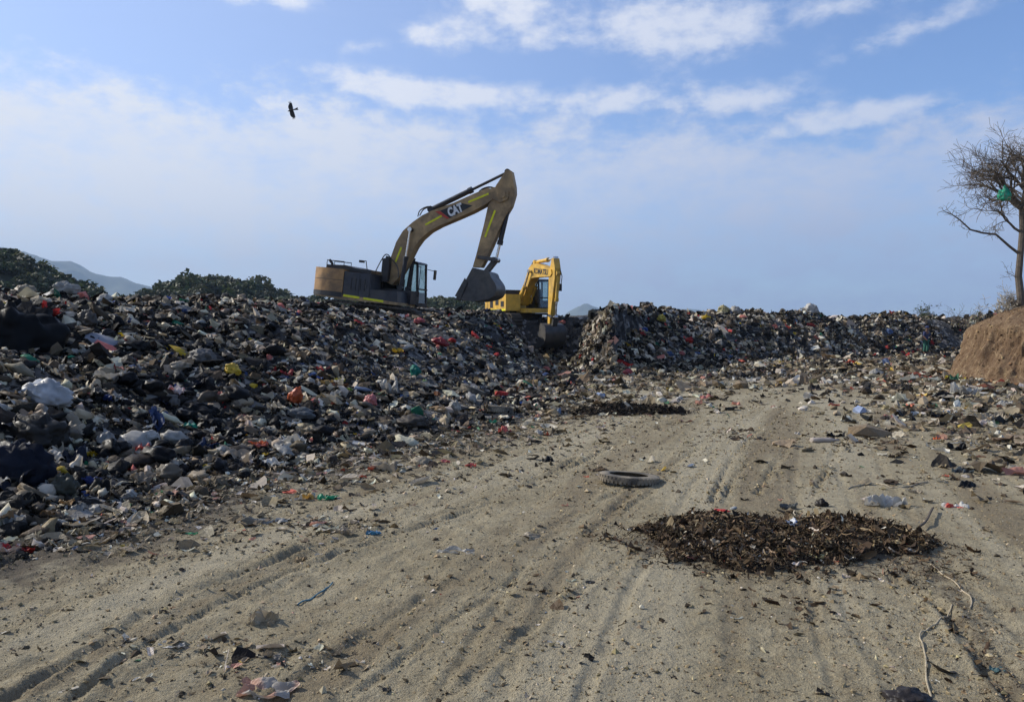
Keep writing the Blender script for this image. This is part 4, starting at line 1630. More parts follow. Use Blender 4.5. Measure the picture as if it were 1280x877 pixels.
# clods and grit on the track
n = 43000
y = np.exp(rng.uniform(math.log(2.5), math.log(17), n))
x = y * rng.uniform(-0.72, 0.72, n)
u_ = x - 0.25 * y
k = rng.random(n) < 0.35 + 0.65 * np.clip(fbm(u_ * 1.6, y * 0.4, 77, 3) * 1.6 + 0.35, 0, 1)
x, y = x[k], y[k]
sz = np.clip(rng.lognormal(math.log(0.0085), 0.55, len(x)) * (0.6 + 0.14 * y), 0.005, 0.09)
P_, N_ = on_surface(x, y, (-0.05, 0.2), sz)
xs_, ys_ = [x], [y]
for pts, w_, d__ in RUTW[:15]:      # crumbs thrown up along the ruts
    m_ = 300
    i_ = rng.integers(0, len(pts) - 1, m_)
    q_ = pts[i_] + (pts[i_ + 1] - pts[i_]) * rng.random(m_)[:, None]
    xs_.append(q_[:, 0] + rng.normal(0, w_ * 1.6 + .03, m_))
    ys_.append(q_[:, 1])
x, y = np.concatenate(xs_), np.concatenate(ys_)
sz = np.concatenate([sz, np.clip(rng.lognormal(math.log(.011), .5, len(x) - len(sz)) * (0.6 + 0.10 * y[len(sz):]), .006, .08)])
P_, N_ = on_surface(x, y, (-0.05, 0.2), sz)
dc = scatter('dirt_clods', [(PEB, P_, N_, sz, pick_colours(PAL_CLOD, len(x)), 0.4)], M_organic)
tag(dc, 'dry crumbs and clods of earth on the track', 'clods', kind='stuff')


# ------------------------------------------------------------------ dark heaps of shredded matter
def heap(name, label, hfun, box, n, lo, hi, pal, cells):
    x0, x1, y0, y1 = box
    root_ = empty(name, ((x0 + x1) / 2, (y0 + y1) / 2, 0))
    nx_, ny_ = cells
    Xg, Yg = np.meshgrid(np.linspace(x0, x1, nx_), np.linspace(y0, y1, ny_), indexing='ij')
    hh = hfun(Xg, Yg)
    Zg = ground_fast(Xg, Yg) + np.where(hh > 0.025, hh - 0.012, -0.05)
    org = np.array(root_.location)
    me = np_mesh('heap_body', np.stack([Xg, Yg, Zg], -1).reshape(-1, 3) - org, [grid_faces(nx_, ny_)], True,
                 np.tile(np.array([0.035, 0.025, 0.018, 1.0]), (nx_ * ny_, 1)))
    link('heap_body', me, M_organic, root_)
    xs, ys = rng.uniform(x0, x1, n * 3), rng.uniform(y0, y1, n * 3)
    hv = hfun(xs, ys)
    k_ = rng.random(n * 3) < np.clip(hv / 0.05, 0.10, 1)
    # stragglers close to the foot only
    e_ = np.hypot((xs - (x0 + x1) / 2) / (x1 - x0) * 2, (ys - (y0 + y1) / 2) / (y1 - y0) * 2)
    k_ &= (hv > 0.002) | (e_ + 0.35 * fbm(xs * 3, ys * 3, 87, 3) < 0.98)
    xs, ys = xs[k_][:n], ys[k_][:n]
    s = np.clip(rng.lognormal(math.log(lo), 0.5, len(xs)), lo * .4, hi)
    Pp, Nn = on_surface(xs, ys, (0.0, 0.28), s)
    o = scatter('shreds', [(STRAND, Pp - org, Nn, s, pick_colours(pal, len(xs)), 0.55)], M_organic)
    o.parent = root_
    o['kind'] = 'stuff'
    tag(root_, label, 'pile')
    return root_


heap('compost_pile', 'low dark brown pile of shredded leaves and stalks on the dirt track', pile_h,
     (PILE[0] - 1.42, PILE[0] + 1.42, PILE[1] - 1.02, PILE[1] + 1.02), 21000, 0.040, 0.13, PAL_ORG, (110, 80))
heap('ash_heap', 'flat blackish heap of burnt waste beyond the lying tyre', heap_h,
     (HEAP[0] - 1.5, HEAP[0] + 1.5, HEAP[1] - 0.65, HEAP[1] + 0.65), 3000, 0.07, 0.22,
     [(50, (0.018, 0.015, 0.013), .5), (30, (0.045, 0.036, 0.028), .5), (8, (0.12, 0.1, 0.08), .4)], (70, 40))
# dark crumbs trailing from the pile towards the camera
n = 1000
i_ = rng.integers(0, len(TRAIL) - 1, n)
t_ = rng.random(n)
P = TRAIL[i_] + (TRAIL[i_ + 1] - TRAIL[i_]) * t_[:, None] + rng.normal(0, 0.10, (n, 2)) * np.array([1.3, 1.0])
s = np.clip(rng.lognormal(math.log(0.022), 0.5, n), 0.008, 0.07)
Pp, Nn = on_surface(P[:, 0], P[:, 1], (0.0, 0.25), s)
dt = scatter('dark_crumbs', [(STRAND, Pp, Nn, s, pick_colours(PAL_ORG, n), 0.45)], M_organic)
tag(dt, 'trail of dark stalks and crumbs leading from the brown pile', 'crumbs', kind='stuff')

#@@PART4

# ------------------------------------------------------------------ earth bank on the right
def bank_material():
    m, t = material('scraped_red_earth')
    pos = t.new('ShaderNodeNewGeometry').outputs['Position']
    mp = t.new('ShaderNodeMapping')
    t.l.new(pos, mp.inputs[0])
    mp.inputs['Scale'].default_value = (1, 1, 0.22)
    n1 = t.noise(mp.outputs[0], 9.0, 6.0, 0.7)
    n2 = t.noise(pos, 1.3, 5.0, 0.6)
    n3 = t.noise(pos, 22.0, 5.0, 0.7)
    c = t.mix(t.ramp(n2, 0.35, 0.65), rgb(0.150, 0.096, 0.058), rgb(0.215, 0.145, 0.088))
    c = t.mix(t.ramp(n1, 0.50, 0.66, 0, 0.8), c, rgb(0.36, 0.265, 0.155))
    c = t.mix(t.ramp(n3, 0.5, 0.30, 0, 0.6), c, rgb(0.10, 0.058, 0.034))
    t.put(t.b.inputs['Base Color'], c)
    t.b.inputs['Roughness'].default_value = 0.95
    t.b.inputs['Specular IOR Level'].default_value = 0.1
    bp = t.new('ShaderNodeBump')
    bp.inputs['Distance'].default_value = 0.06
    t.put(bp.inputs['Height'], t.math('ADD', n3, n1))
    t.l.new(bp.outputs[0], t.b.inputs['Normal'])
    return m


FOOT = curve_pts([(34, 50), (26, 41), (19.5, 34), (16.6, 30.0), (15.25, 27.4), (15.2, 25.3), (16.4, 23.6), (20, 22.2), (28, 20.5), (40, 18)], 44)
FOOT = np.array(FOOT)
PROF = np.array(curve_pts([(-.6, -.12), (0, 0.03), (.32, .42), (.56, .92), (.76, 1.42), (.95, 1.76), (1.5, 2.08), (2.4, 2.5), (4.2, 2.8), (8, 3.0), (12, 3.0)], 12))
d_ = np.gradient(FOOT, axis=0)
d_ /= np.linalg.norm(d_, axis=1)[:, None]
inw = np.stack([-d_[:, 1], d_[:, 0]], -1)
tl = np.concatenate([[0], np.cumsum(np.linalg.norm(np.diff(FOOT, axis=0), axis=1))])
TT, OO = np.meshgrid(tl, PROF[:, 0], indexing='ij')
ZZ = np.tile(PROF[:, 1], (len(tl), 1))
steep = np.exp(-((ZZ - 1.0) / 0.85) ** 4)
groove = 0.16 * fbm(TT * 1.3, ZZ * 0.5, 131, 4) + 0.09 * np.abs(fbm(TT * 3.3, ZZ * 0.5, 133, 3)) + 0.08 * fbm(TT * 9.0, ZZ * 0.9, 135, 3) + 0.03 * fbm(TT * 26.0, ZZ * 2.0, 136, 2)
lumpy = 0.22 * fbm(TT * 1.1, OO * 1.1 + ZZ, 137, 4)
off = OO + steep * groove * 1.3 + lumpy
BX = FOOT[:, 0][:, None] + inw[:, 0][:, None] * off
BY_ = FOOT[:, 1][:, None] + inw[:, 1][:, None] * off
off = off + 0.06 * fbm(TT * 5, ZZ * 5 + OO * 2, 143, 4) * steep
BX = FOOT[:, 0][:, None] + inw[:, 0][:, None] * off
BY_ = FOOT[:, 1][:, None] + inw[:, 1][:, None] * off
BZ = ZZ + 0.22 * fbm(TT * 0.5, OO * 0.5, 139, 4) * sstep(ZZ, 0.5, 2.2) + 0.05 * fbm(TT * 3, OO * 3, 141, 3) * sstep(ZZ, 0.1, 0.5)
b_me = np_mesh('earth_bank', np.stack([BX, BY_, BZ], -1).reshape(-1, 3), [grid_faces(len(tl), len(PROF))], True)
M_bank = bank_material()
tag(link('earth_bank', b_me, M_bank), 'reddish brown cut earth bank at the right edge', 'bank', kind='structure')
n = 1600     # fallen crumbs along the foot of the bank
i_ = rng.integers(70, len(FOOT) - 90, n)
o_ = -rng.exponential(0.55, n) + 0.25
xx_, yy_ = FOOT[i_, 0] + inw[i_, 0] * o_ + rng.normal(0, .15, n), FOOT[i_, 1] + inw[i_, 1] * o_
s = np.clip(rng.lognormal(math.log(.06), .5, n), .03, .25)
Pp, Nn = on_surface(xx_, yy_, (0, .3), s)
tag(scatter('earth_crumbs', [(CLOD, Pp, Nn, s, pick_colours([(1, (0.21, 0.12, 0.065), .3), (1, (0.3, 0.2, 0.11), .3)], n), .5)], M_organic),
    'crumbs of red earth fallen along the foot of the bank', 'crumbs', kind='stuff')
n = 2600    # clods and stones sticking in the cut face
ia, ja = rng.integers(70, len(FOOT) - 90, n), rng.integers(14, len(PROF) - 30, n)
Pp = np.stack([BX[ia, ja], BY_[ia, ja], BZ[ia, ja]], -1)
Nn = np.stack([-inw[ia, 0], -inw[ia, 1], np.full(n, .4)], -1)
s = np.clip(rng.lognormal(math.log(.035), .5, n), .015, .14)
tag(scatter('bank_clods', [(CLOD + PEB, Pp, Nn, s, pick_colours([(2, (0.17, 0.11, 0.065), .35), (2, (0.28, 0.205, 0.125), .3), (1, (0.09, 0.055, 0.035), .3)], n), .5)], M_organic),
    'clods and stones sticking in the cut face of the bank', 'clods', kind='stuff')

# ------------------------------------------------------------------ trees and shrubs
M_bark = simple('grey_brown_bark', (0.105, 0.085, 0.066), 0.9, 0, 0.35, 9.0, 0.01)
M_twig = simple('dry_twig', (0.135, 0.108, 0.082), 0.9, 0, 0.25, 6.0)
M_dry = simple('pale_dry_stems', (0.36, 0.32, 0.25), 0.9, 0, 0.3, 6.0)
M_leaf = attr_material('leaf', 0.6, 0.25, 0.3)


def rand_perp(d, rn):
    v = Vector((rn.gauss(0, 1), rn.gauss(0, 1), rn.gauss(0, 1)))
    v = v - d * v.dot(d)
    return v.normalized()


def branch_path(p, d, L, rn, nseg, wig, up):
    pts = [p.copy()]
    for i in range(nseg):
        d = (d + rand_perp(d, rn) * wig + Vector((0, 0, up))).normalized()
        p = p + d * (L / nseg)
        pts.append(p.copy())
    return pts, d


def grow(bms, p, d, L, r0, level, rn, nch, wig=0.28, up=0.03):
    """bms: bmesh per level"""
    nseg = (5, 4, 4, 3, 3)[min(level, 4)]
    pts, de = branch_path(p, d, L, rn, nseg, wig, up)
    r1 = max(r0 * 0.5, 0.005)
    rads = [r0 + (r1 - r0) * i / nseg for i in range(nseg + 1)]
    add_tube(bms[min(level, len(bms) - 1)], pts, rads, (7, 5, 4, 3, 3)[min(level, 4)], cap=False)
    if level >= len(nch):
        return
    for k in range(nch[level]):
        t = rn.uniform(0.25, 1.0) if k else 1.0
        i = min(int(t * nseg), nseg - 1)
        q = pts[i].lerp(pts[i + 1], t * nseg - i)
        dd = (pts[i + 1] - pts[i]).normalized()
        nd = (dd * rn.uniform(0.5, 1.0) + rand_perp(dd, rn) * rn.uniform(0.5, 1.0) + Vector((0, 0, up))).normalized()
        grow(bms, q, nd, L * rn.uniform(0.45, 0.75), max(r0 * (1 - 0.5 * t) * rn.uniform(.5, .75), 0.005), level + 1, rn, nch, wig, up)


TX = 17.25
tree_o = empty('bare_tree', (TX, 27.0, 2.55))
tag(tree_o, 'bare leafless tree standing on top of the earth bank at right', 'tree')
rn = random.Random(21)
bmt, bml, bmw = bm_new(), bm_new(), bm_new()


def tl_pt(px, py):
    return at_depth(px, py, 27.0) - Vector((TX, 27.0, 2.55))


trunk = [Vector((0.12, 0, -0.5)), tl_pt(1276, 372), tl_pt(1273, 345), tl_pt(1276, 312), tl_pt(1278, 285), tl_pt(1277, 262), tl_pt(1282, 235)]
add_tube(bmt, trunk, [.15, .125, .11, .10, .095, .085, .06], 9)
limbs = [(tl_pt(1277, 262), (-.75, -.3, .75), 1.5, .07), (tl_pt(1277, 262), (-.55, .35, .8), 1.6, .065), (tl_pt(1281, 238), (-.2, -.2, 1), 1.3, .06),
         (tl_pt(1282, 235), (.5, .1, .9), 1.6, .07), (tl_pt(1282, 235), (.8, -.4, .6), 1.7, .06), (tl_pt(1277, 262), (.9, .3, .5), 1.7, .06),
         (tl_pt(1276, 290), (-.75, -.1, .65), 1.2, .045), (tl_pt(1277, 262), (-.9, .1, .42), 1.45, .05), (tl_pt(1277, 265), (-.1, -.8, .6), 1.3, .05), (tl_pt(1278, 250), (.1, .85, .7), 1.3, .05),
         (tl_pt(1277, 255), (-.85, -.5, .55), 1.5, .05), (tl_pt(1281, 238), (-.45, .1, .95), 1.5, .055)]
for p, d, L, r0 in limbs:
    grow([bml, bml, bmw], p, Vector(d).normalized(), L, r0, 0, rn, (6, 6, 6), 0.26, 0.02)
# the long low branch reaching left
lb = [tl_pt(*q) for q in ((1275, 318), (1262, 308), (1245, 293), (1228, 291), (1213, 287), (1200, 275), (1190, 268), (1180, 264))]
add_tube(bml, lb, [.05, .042, .036, .032, .028, .022, .016, .010], 6)
for q in lb[3:]:
    for _ in range(3):
        grow([bmw], q, Vector((rn.uniform(-1, .3), rn.uniform(-.6, .6), rn.uniform(-.3, .9))).normalized(), rn.uniform(.15, .4), .010, 2, rn, (0, 0, 3), .3, 0)
grow([bmw], tl_pt(1274, 352), Vector((-.8, 0, .5)).normalized(), .5, .016, 1, rn, (0, 4, 3), .3, 0)
bm_done(bmt, 'trunk', M_bark, tree_o, smooth=True)
bm_done(bml, 'branches', M_bark, tree_o, smooth=True)
o = bm_done(bmw, 'twigs', M_twig, tree_o)
o['kind'] = 'stuff'


def shrub(name, label, loc, h, mat, leaves=0, leaf_c=(0.05, 0.09, 0.03), seed=1, nst=9, spread=.7):
    rn = random.Random(seed)
    e = empty(name, loc)
    bs, bt = bm_new(), bm_new()
    tips = []
    for k in range(nst):
        d = Vector((rn.gauss(0, spread), rn.gauss(0, spread), 1)).normalized()
        grow([bs, bt], Vector((rn.gauss(0, .08 * h), rn.gauss(0, .08 * h), -.1)), d, h * rn.uniform(.5, .85), .012 * h + .004, 0, rn, (4, 4), .3, .02)
    bm_done(bs, 'stems', mat, e)
    bmt_v = [v.co.copy() for v in bt.verts]
    bm_done(bt, 'twigs', mat, e)
    if leaves:
        idx = [rn.randrange(len(bmt_v)) for _ in range(leaves)]
        Pl = np.array([bmt_v[i][:] for i in idx]) + np.array([[rn.gauss(0, .05 * h) for _ in range(3)] for _ in idx])
        sz_ = np.array([rn.uniform(.05, .12) * max(h, .6) for _ in idx])
        c_ = np.array(leaf_c)[None] * np.exp(rng.normal(0, .35, (leaves, 1)))
        o = scatter('foliage', [([sheet(3, 71, .15, .5), sheet(3, 72, .15, .6)], Pl, np.tile([0, 0, 1.0], (leaves, 1)), sz_, c_, 1.0)], M_leaf)
        o.parent = e
    tag(e, label, 'shrub')
    return e


def on_mound(px, D):
    x_ = (px - CX) / F * D
    return Vector((x_, D, float(surf_h([x_], [D])[0])))


shrub('green_bush', 'small green bush on the skyline of the far garbage wall', on_mound(1156, 54) + Vector((0, 0, .3)), 1.1, M_twig, 260, (0.045, 0.075, 0.03), 3, 7, .5)
shrub('dry_shrub', 'leafless brown shrub between the green bush and the earth bank', on_mound(1201, 54), 1.5, M_twig, 0, seed=4, nst=12)
shrub('leafy_shrub', 'thin shrub with few green leaves beside the bank top', on_mound(1222, 54), 1.4, M_twig, 60, (0.05, 0.11, 0.03), 5, 7)
shrub('pale_bush', 'pale dry bush on the crest of the earth bank', at_depth(1254, 388, 27.5), 0.75, M_dry, 160, (0.42, 0.38, 0.30), 6, 16, .9)
shrub('dry_tuft', 'brownish dry tuft beside the trunk of the bare tree', at_depth(1270, 382, 27.2), 0.5, M_twig, 60, (0.2, 0.16, .1), 8, 14, .9)
shrub('dead_stalk', 'thin dead stalk sticking up from the far garbage skyline', on_mound(934, 41), 0.7, M_twig, 0, seed=9, nst=2, spread=.2)

# ------------------------------------------------------------------ wooded hills and far mountains
def ridge(name, pxs, D, depth, mat, rough, label, cat, nx=90, ny=40, seed=1):
    pxs = sorted(pxs)
    xs = np.linspace(pxs[0][0], pxs[-1][0], nx)
    ys = np.interp(xs, [p[0] for p in pxs], [p[1] for p in pxs])
    xw = (xs - CX) / F * D
    zt = CAMZ + (HOR - ys) / F * D
    v = np.linspace(-1, 1, ny)
    XX, VV = np.meshgrid(xw, v, indexing='ij')
    Zt = np.tile(zt[:, None], (1, ny))
    prof = np.clip(1 - np.abs(VV) ** 1.4, 0, 1)
    k = 6.0 / depth
    Zr = Zt * prof + rough * fbm(XX * k, VV * depth * k, seed, 5) * np.clip((1 - np.abs(VV)) * 4, 0, 1) * np.clip(Zt / (zt.max() * .3), 0, 1)
    Zr = np.where(np.abs(VV) > 0.99, -1, Zr)
    YY = D + VV * depth
    me = np_mesh(name, np.stack([XX, YY, Zr], -1).reshape(-1, 3), [grid_faces(nx, ny)], True)
    tag(link(name, me, mat), label, cat, kind='structure')
    return XX, YY, Zr


M_hill = simple('wooded_hill_soil', (0.05, 0.05, 0.03), 0.95, 0, 0.3, 0.3)
M_mtn = simple('far_mountain', (0.07, 0.08, 0.05), 0.95, 0, 0.3, 0.004)


def forest(name, label, XX, YY, Zr, n, cr, leaf, seed):
    rg = np.random.default_rng(seed)
    nx, ny = XX.shape
    j = rg.integers(0, nx, n)
    k = rg.integers(int(ny * .12), int(ny * .62), n)
    ctr = np.stack([XX[j, k], YY[j, k], Zr[j, k]], -1) + rg.normal(0, cr * .5, (n, 3)) * np.array([1, 1, 0])
    rad = cr * np.exp(rg.normal(0, .25, n))
    Vs, cols = [], []
    m = 170
    tone = np.array([(0.040, 0.060, 0.022), (0.058, 0.075, 0.028), (0.075, 0.080, 0.034), (0.045, 0.052, 0.028)])
    for c, r_ in zip(ctr, rad):
        d = rg.normal(0, 1, (m, 3))
        d /= np.linalg.norm(d, axis=1)[:, None]
        d[:, 2] = np.abs(d[:, 2]) * 1.1 - .25
        lob = 1 + .3 * np.sin(d[:, 0] * 5 + c[0]) * np.cos(d[:, 1] * 4 + c[1])
        Vs.append(c + d * (r_ * lob * rg.uniform(.6, 1.05, m) ** .6)[:, None] * np.array([1, 1, .8]) + np.array([0, 0, r_ * .25]))
        cols.append(tone[rg.integers(0, 4)] * np.exp(rg.normal(0, .25, (m, 1))))
    Pl = np.concatenate(Vs)
    cl = np.concatenate(cols)
    o = scatter(name, [([sheet(2, 61, .35, .8), sheet(2, 62, .35, .7)], Pl, np.tile([0, -.3, 1.0], (len(Pl), 1)), leaf * np.exp(rg.normal(0, .3, len(Pl))), cl, 0.8)], M_leaf)
    tag(o, label, 'forest', kind='stuff')


X_, Y_, Z_ = ridge('hill', [(-260, 300), (-120, 303), (-10, 318), (25, 331), (62, 349), (88, 364), (110, 376), (130, 388), (150, 412)], 150, 45, M_hill, 1.2, 'steep wooded hill at the left edge', 'hill', 80, 44, 3)
forest('hillside_forest', 'dense green trees covering the steep hill at the left edge', X_, Y_, Z_, 430, 1.7, 0.58, 31)
X_, Y_, Z_ = ridge('hill', [(165, 412), (188, 380), (208, 364), (240, 357), (285, 356), (322, 363), (350, 374), (385, 383), (430, 384), (520, 381), (560, 383), (600, 387), (650, 400), (680, 412)], 210, 50, M_hill, 1.0,
                   'low rounded wooded hill behind the garbage mound', 'hill', 100, 44, 5)
forest('hillside_forest', 'dense green trees covering the low hill behind the tan excavator', X_, Y_, Z_, 520, 2.0, 0.74, 33)
ridge('mountain', [(-300, 330), (-100, 318), (0, 309), (40, 316), (62, 320), (78, 321), (98, 333), (130, 349), (175, 358), (215, 372), (300, 412)], 4200, 900, M_mtn, 60, 'hazy blue mountain beyond the left hill', 'mountain', 90, 50, 7)
ridge('mountain', [(690, 412), (708, 392), (722, 382), (733, 379), (745, 383), (762, 396), (790, 412)], 4600, 500, M_mtn, 20, 'small hazy blue peak right of the yellow excavator', 'mountain', 50, 40, 9)
ridge('mountain', [(760, 414), (800, 398), (828, 391), (845, 386), (868, 386), (890, 393), (930, 402), (1000, 411), (1300, 413)], 5000, 500, M_mtn, 20, 'long hazy blue ridge behind the far garbage wall', 'mountain', 70, 40, 11)


# ------------------------------------------------------------------ tyres
def tyre(label, loc, dia, tall, rot, group=None):
    e = empty('tyre', loc, rot)
    Ro, w = dia / 2, tall
    prof = [(Ro * .62, 0.10 * w), (Ro * .66, 0.03 * w), (Ro * .80, 0.0), (Ro * .93, 0.06 * w), (Ro * .985, 0.16 * w), (Ro, 0.5 * w), (Ro * .985, .84 * w), (Ro * .93, .94 * w),
            (Ro * .80, 1.0 * w), (Ro * .66, .97 * w), (Ro * .62, .90 * w), (Ro * .65, .84 * w), (Ro * .80, .80 * w), (Ro * .93, .5 * w), (Ro * .80, .2 * w), (Ro * .65, .16 * w)]
    nseg = 48
    a = np.arange(nseg) * 2 * math.pi / nseg
    V = np.array([[p[0] * math.cos(t), p[0] * math.sin(t), p[1]] for t in a for p in prof])
    n_ = len(prof)
    Fa = [((i * n_ + j), (((i + 1) % nseg) * n_ + j), (((i + 1) % nseg) * n_ + (j + 1) % n_), (i * n_ + (j + 1) % n_)) for i in range(nseg) for j in range(n_)]
    link('casing', mesh(V, Fa, True), M_tyre, e)
    bm = bm_new()
    nb = 44
    for i in range(nb):
        t0 = 2 * math.pi * i / nb
        dt_ = 2 * math.pi / nb * .32
        for z0, z1_, sh in ((.10, .40, 0), (.60, .90, .5)):
            t1 = t0 + sh * 2 * math.pi / nb
            r0_, r1_ = Ro * .965, Ro * 1.010
            vs = [bm.verts.new((rr__ * math.cos(tt), rr__ * math.sin(tt), zz * w)) for rr__ in (r0_, r1_) for tt, zz in ((t1 - dt_, z0), (t1 + dt_, z0), (t1 + dt_, z1_), (t1 - dt_, z1_))]
            bm.faces.new(vs[4:8])
            for q in range(4):
                bm.faces.new((vs[q], vs[(q + 1) % 4], vs[4 + (q + 1) % 4], vs[4 + q]))
    bm_done(bm, 'tread', M_tyre, e)['kind'] = 'stuff'
    tag(e, label, 'tyre', group)
    return e


M_tyre = simple('dusty_rubber', (0.085, 0.076, 0.063), 0.9, 0, 0.3, 7.0, 0.003, (0.30, 0.25, 0.175), 0.9)
p = hit(786, 601)
tyre('worn dusty black tyre lying flat on the dirt track', p + Vector((0, 0.02, -.015)), 0.66, 0.088, (R(-2.0), R(4.5), 0.3))
p = hit(590, 492)
tyre('dirty tyre half buried in the foot of the garbage slope, upper of two', p + Vector((0, 0, -.02)), 0.62, 0.16, (R(20), R(10), 1.3))
p = hit(621, 515)
tyre('dark tyre lying at the edge of the garbage, lower of two', p + Vector((0, 0, -.03)), 0.62, 0.14, (R(8), R(6), 2.0))


# ------------------------------------------------------------------ individual pieces of rubbish
def finish(name, V, Fa, sh, c, c2, mat, smooth, seed, c2_amt=.5):
    off = seed * 1.37
    n_ = nz3(V, 4.0 / max(np.ptp(V[:, 0]), .01), off)
    colr = np.ones((len(V), 4))
    base = np.array(c)[None] * (sh * (0.9 + .25 * n_))[:, None]
    if c2 is not None:
        m_ = sstep(nz3(V, 2.2 / max(np.ptp(V[:, 0]), .01), off + 7), .0, .12)[:, None] * (c2_amt * 2)
        base = base * (1 - np.clip(m_, 0, 1)) + np.array(c2)[None] * np.clip(m_, 0, 1)
    colr[:, :3] = np.clip(base, .004, .85)
    return np_mesh(name, V, [Fa], smooth, colr)


def shape(kind, seed):
    if kind == 'bag':
        V, Fa, sh = lump(4, seed, 0.34, 0.72, 0.10)
        d = V / (np.linalg.norm(V, axis=1)[:, None] + 1e-9)
        V *= (1 + .05 * nz3(d, 9, seed) + .07 * (.3 - np.abs(nz3(d, 5, seed + 4))))[:, None]
        top = d[:, 2] > .96
        V[top, 2] += (d[top, 2] - .96) * 2.0
        V[:, 2] = np.where(V[:, 2] < -.16, -.16 + (V[:, 2] + .16) * .3, V[:, 2])
        V[:, 2] += .2
        return V, Fa, sh, True
    if kind == 'rag':
        V, Fa, sh = sheet(16, seed, 0.24, 0.62, 0.35)
        V[:, 2] -= np.percentile(V[:, 2], 15)
        return V, Fa, sh, True
    if kind == 'sheet':
        V, Fa, sh = sheet(18, seed, 0.22, 0.72, 0.3)
        V[:, 2] -= np.percentile(V[:, 2], 10)
        return V, Fa, sh, False
    if kind == 'flat':
        V, Fa, sh = sheet(16, seed, 0.10, 0.55, 0.08)
        V[:, 2] -= np.percentile(V[:, 2], 10)
        return V, Fa, sh, False
    if kind == 'bottle':
        V, Fa, sh = bottle(seed, 12)
        V[:, 2] += .12
        return V, Fa, sh, True
    if kind == 'board':
        V, Fa, sh = board(seed, .035)
        V[:, 2] += .05
        return V, Fa, sh, False
    if kind == 'panel':
        a = np.linspace(0, 2 * math.pi, 24, endpoint=False)
        ring = np.stack([.5 * np.sign(np.cos(a)) * np.abs(np.cos(a)) ** .6, .30 * np.sign(np.sin(a)) * np.abs(np.sin(a)) ** .6], -1)
        V = [(0, 0, .09)] + [(x_ * .8, y_ * .8, .085) for x_, y_ in ring] + [(x_, y_, .05) for x_, y_ in ring] + [(x_ * .97, y_ * .97, 0) for x_, y_ in ring]
        Fa = [(0, 1 + i, 1 + (i + 1) % 24) for i in range(24)]
        for L_ in range(2):
            for i in range(24):
                a0, a1 = 1 + L_ * 24 + i, 1 + L_ * 24 + (i + 1) % 24
                Fa += [(a0, a0 + 24, a1 + 24), (a0, a1 + 24, a1)]
        return np.array(V), np.array(Fa), np.ones(len(V)), True
    if kind == 'tarp':
        V, Fa, sh = lump(4, seed, 0.24, 0.8, 0.16)
        V[:, 2] = np.where(V[:, 2] < -.1, -.1 + (V[:, 2] + .1) * .3, V[:, 2]) + .15
        return V, Fa, sh, True
    raise ValueError(kind)


M_strong = attr_material('printed_plastic', 0.4, 0.10, 0.4, 0.004, 30.0)
M_gloss = attr_material('black_bin_liner', 0.48, 0.0, 0.10, 0.006, 14.0)


def item(name, kind, px, py, wpx, c, label, cat, c2=None, hk=1.0, yaw=None, tilt=(0, 0), dk=1.0, mat=None, sink=.06, group=None, seed=None, pos=None):
    global _seed
    _seed += 1
    sd = seed or _seed
    rn = random.Random(sd)
    p = pos or hit(px, py)
    D = p.y
    w = wpx * D / F
    V, Fa, sh, sm = shape(kind, sd)
    ext = np.ptp(V[:, 0])
    V = V * (w / ext)
    V[:, 1] *= dk
    V[:, 2] *= hk
    me = finish(name, V, Fa, sh, c, c2, mat, sm, sd)
    o = link(name, me, mat or M_item)
    nrm = normal_at(p.x, p.y)
    q = Vector((0, 0, 1)).rotation_difference(nrm.lerp(Vector((0, 0, 1)), .4).normalized())
    yw = yaw if yaw is not None else rn.uniform(-.5, .5)
    o.rotation_euler = (q.to_matrix() @ Matrix.Rotation(yw, 3, 'Z') @ Matrix.Rotation(tilt[0], 3, 'X') @ Matrix.Rotation(tilt[1], 3, 'Y')).to_euler()
    o.location = p + Vector((0, 0.15 * w, -sink * w))
    if pos is None and float(toe_dist(p.x, p.y)[0]) > 0.2:      # rests on the loose scraps, not under them
        o.location.z += 0.05 + 0.0012 * D
    tag(o, label, cat, group)
    return o


_seed = 5000
WHT, DWH, BGE, TAN = (.66, .65, .62), (.50, .485, .45), (.44, .38, .29), (.36, .26, .15)
BLK, DGR, NAV = (.008, .008, .009), (.05, .046, .042), (.013, .016, .028)
RED, DRD, PNK, ORG = (.48, .035, .025), (.28, .018, .02), (.62, .20, .19), (.62, .12, .03)
YEL, PYE, GRN, TEA, BLU, LBL = (.68, .46, .02), (.62, .56, .30), (.03, .34, .14), (.02, .24, .19), (.04, .10, .38), (.16, .30, .52)

# garbage slope, left
item('black_tarpaulin', 'tarp', 4, 432, 130, BLK, 'huge bulging black plastic tarpaulin at the left edge of the mound', 'tarpaulin', hk=.95, mat=M_gloss, sink=.1)
item('bin_bag', 'tarp', 14, 602, 95, NAV, 'big black bin bag at the left edge, just above the dirt track', 'bag', hk=1.05, mat=M_gloss, sink=.12)
item('dark_sack', 'bag', 40, 556, 75, (.035, .031, .026), 'dark grey brown sack lying above the big black bin bag', 'sack', hk=.8)
item('clear_plastic_bag', 'bag', 52, 505, 66, (.52, .53, .54), 'large milky white plastic bag slumped on the left slope', 'bag', hk=.75, mat=M_strong)
item('plastic_film', 'rag', 28, 520, 55, DWH, 'torn off white film in front of the milky white bag', 'film', c2=(.35, .25, .17))
item('tan_cloth', 'rag', 86, 543, 46, BGE, 'crumpled tan cloth right of the dark grey brown sack', 'cloth', hk=1.3)
item('grey_board', 'panel', 122, 430, 44, (.32, .34, .40), 'smooth pale blue grey rounded board on the upper left slope', 'board', tilt=(.35, .12), yaw=-.15)
item('grey_sack', 'bag', 105, 408, 34, (.13, .115, .10), 'dusty grey sack above the pale rounded board', 'sack')
item('white_bag', 'bag', 80, 366, 34, DWH, 'white bag on the skyline at upper left', 'bag')
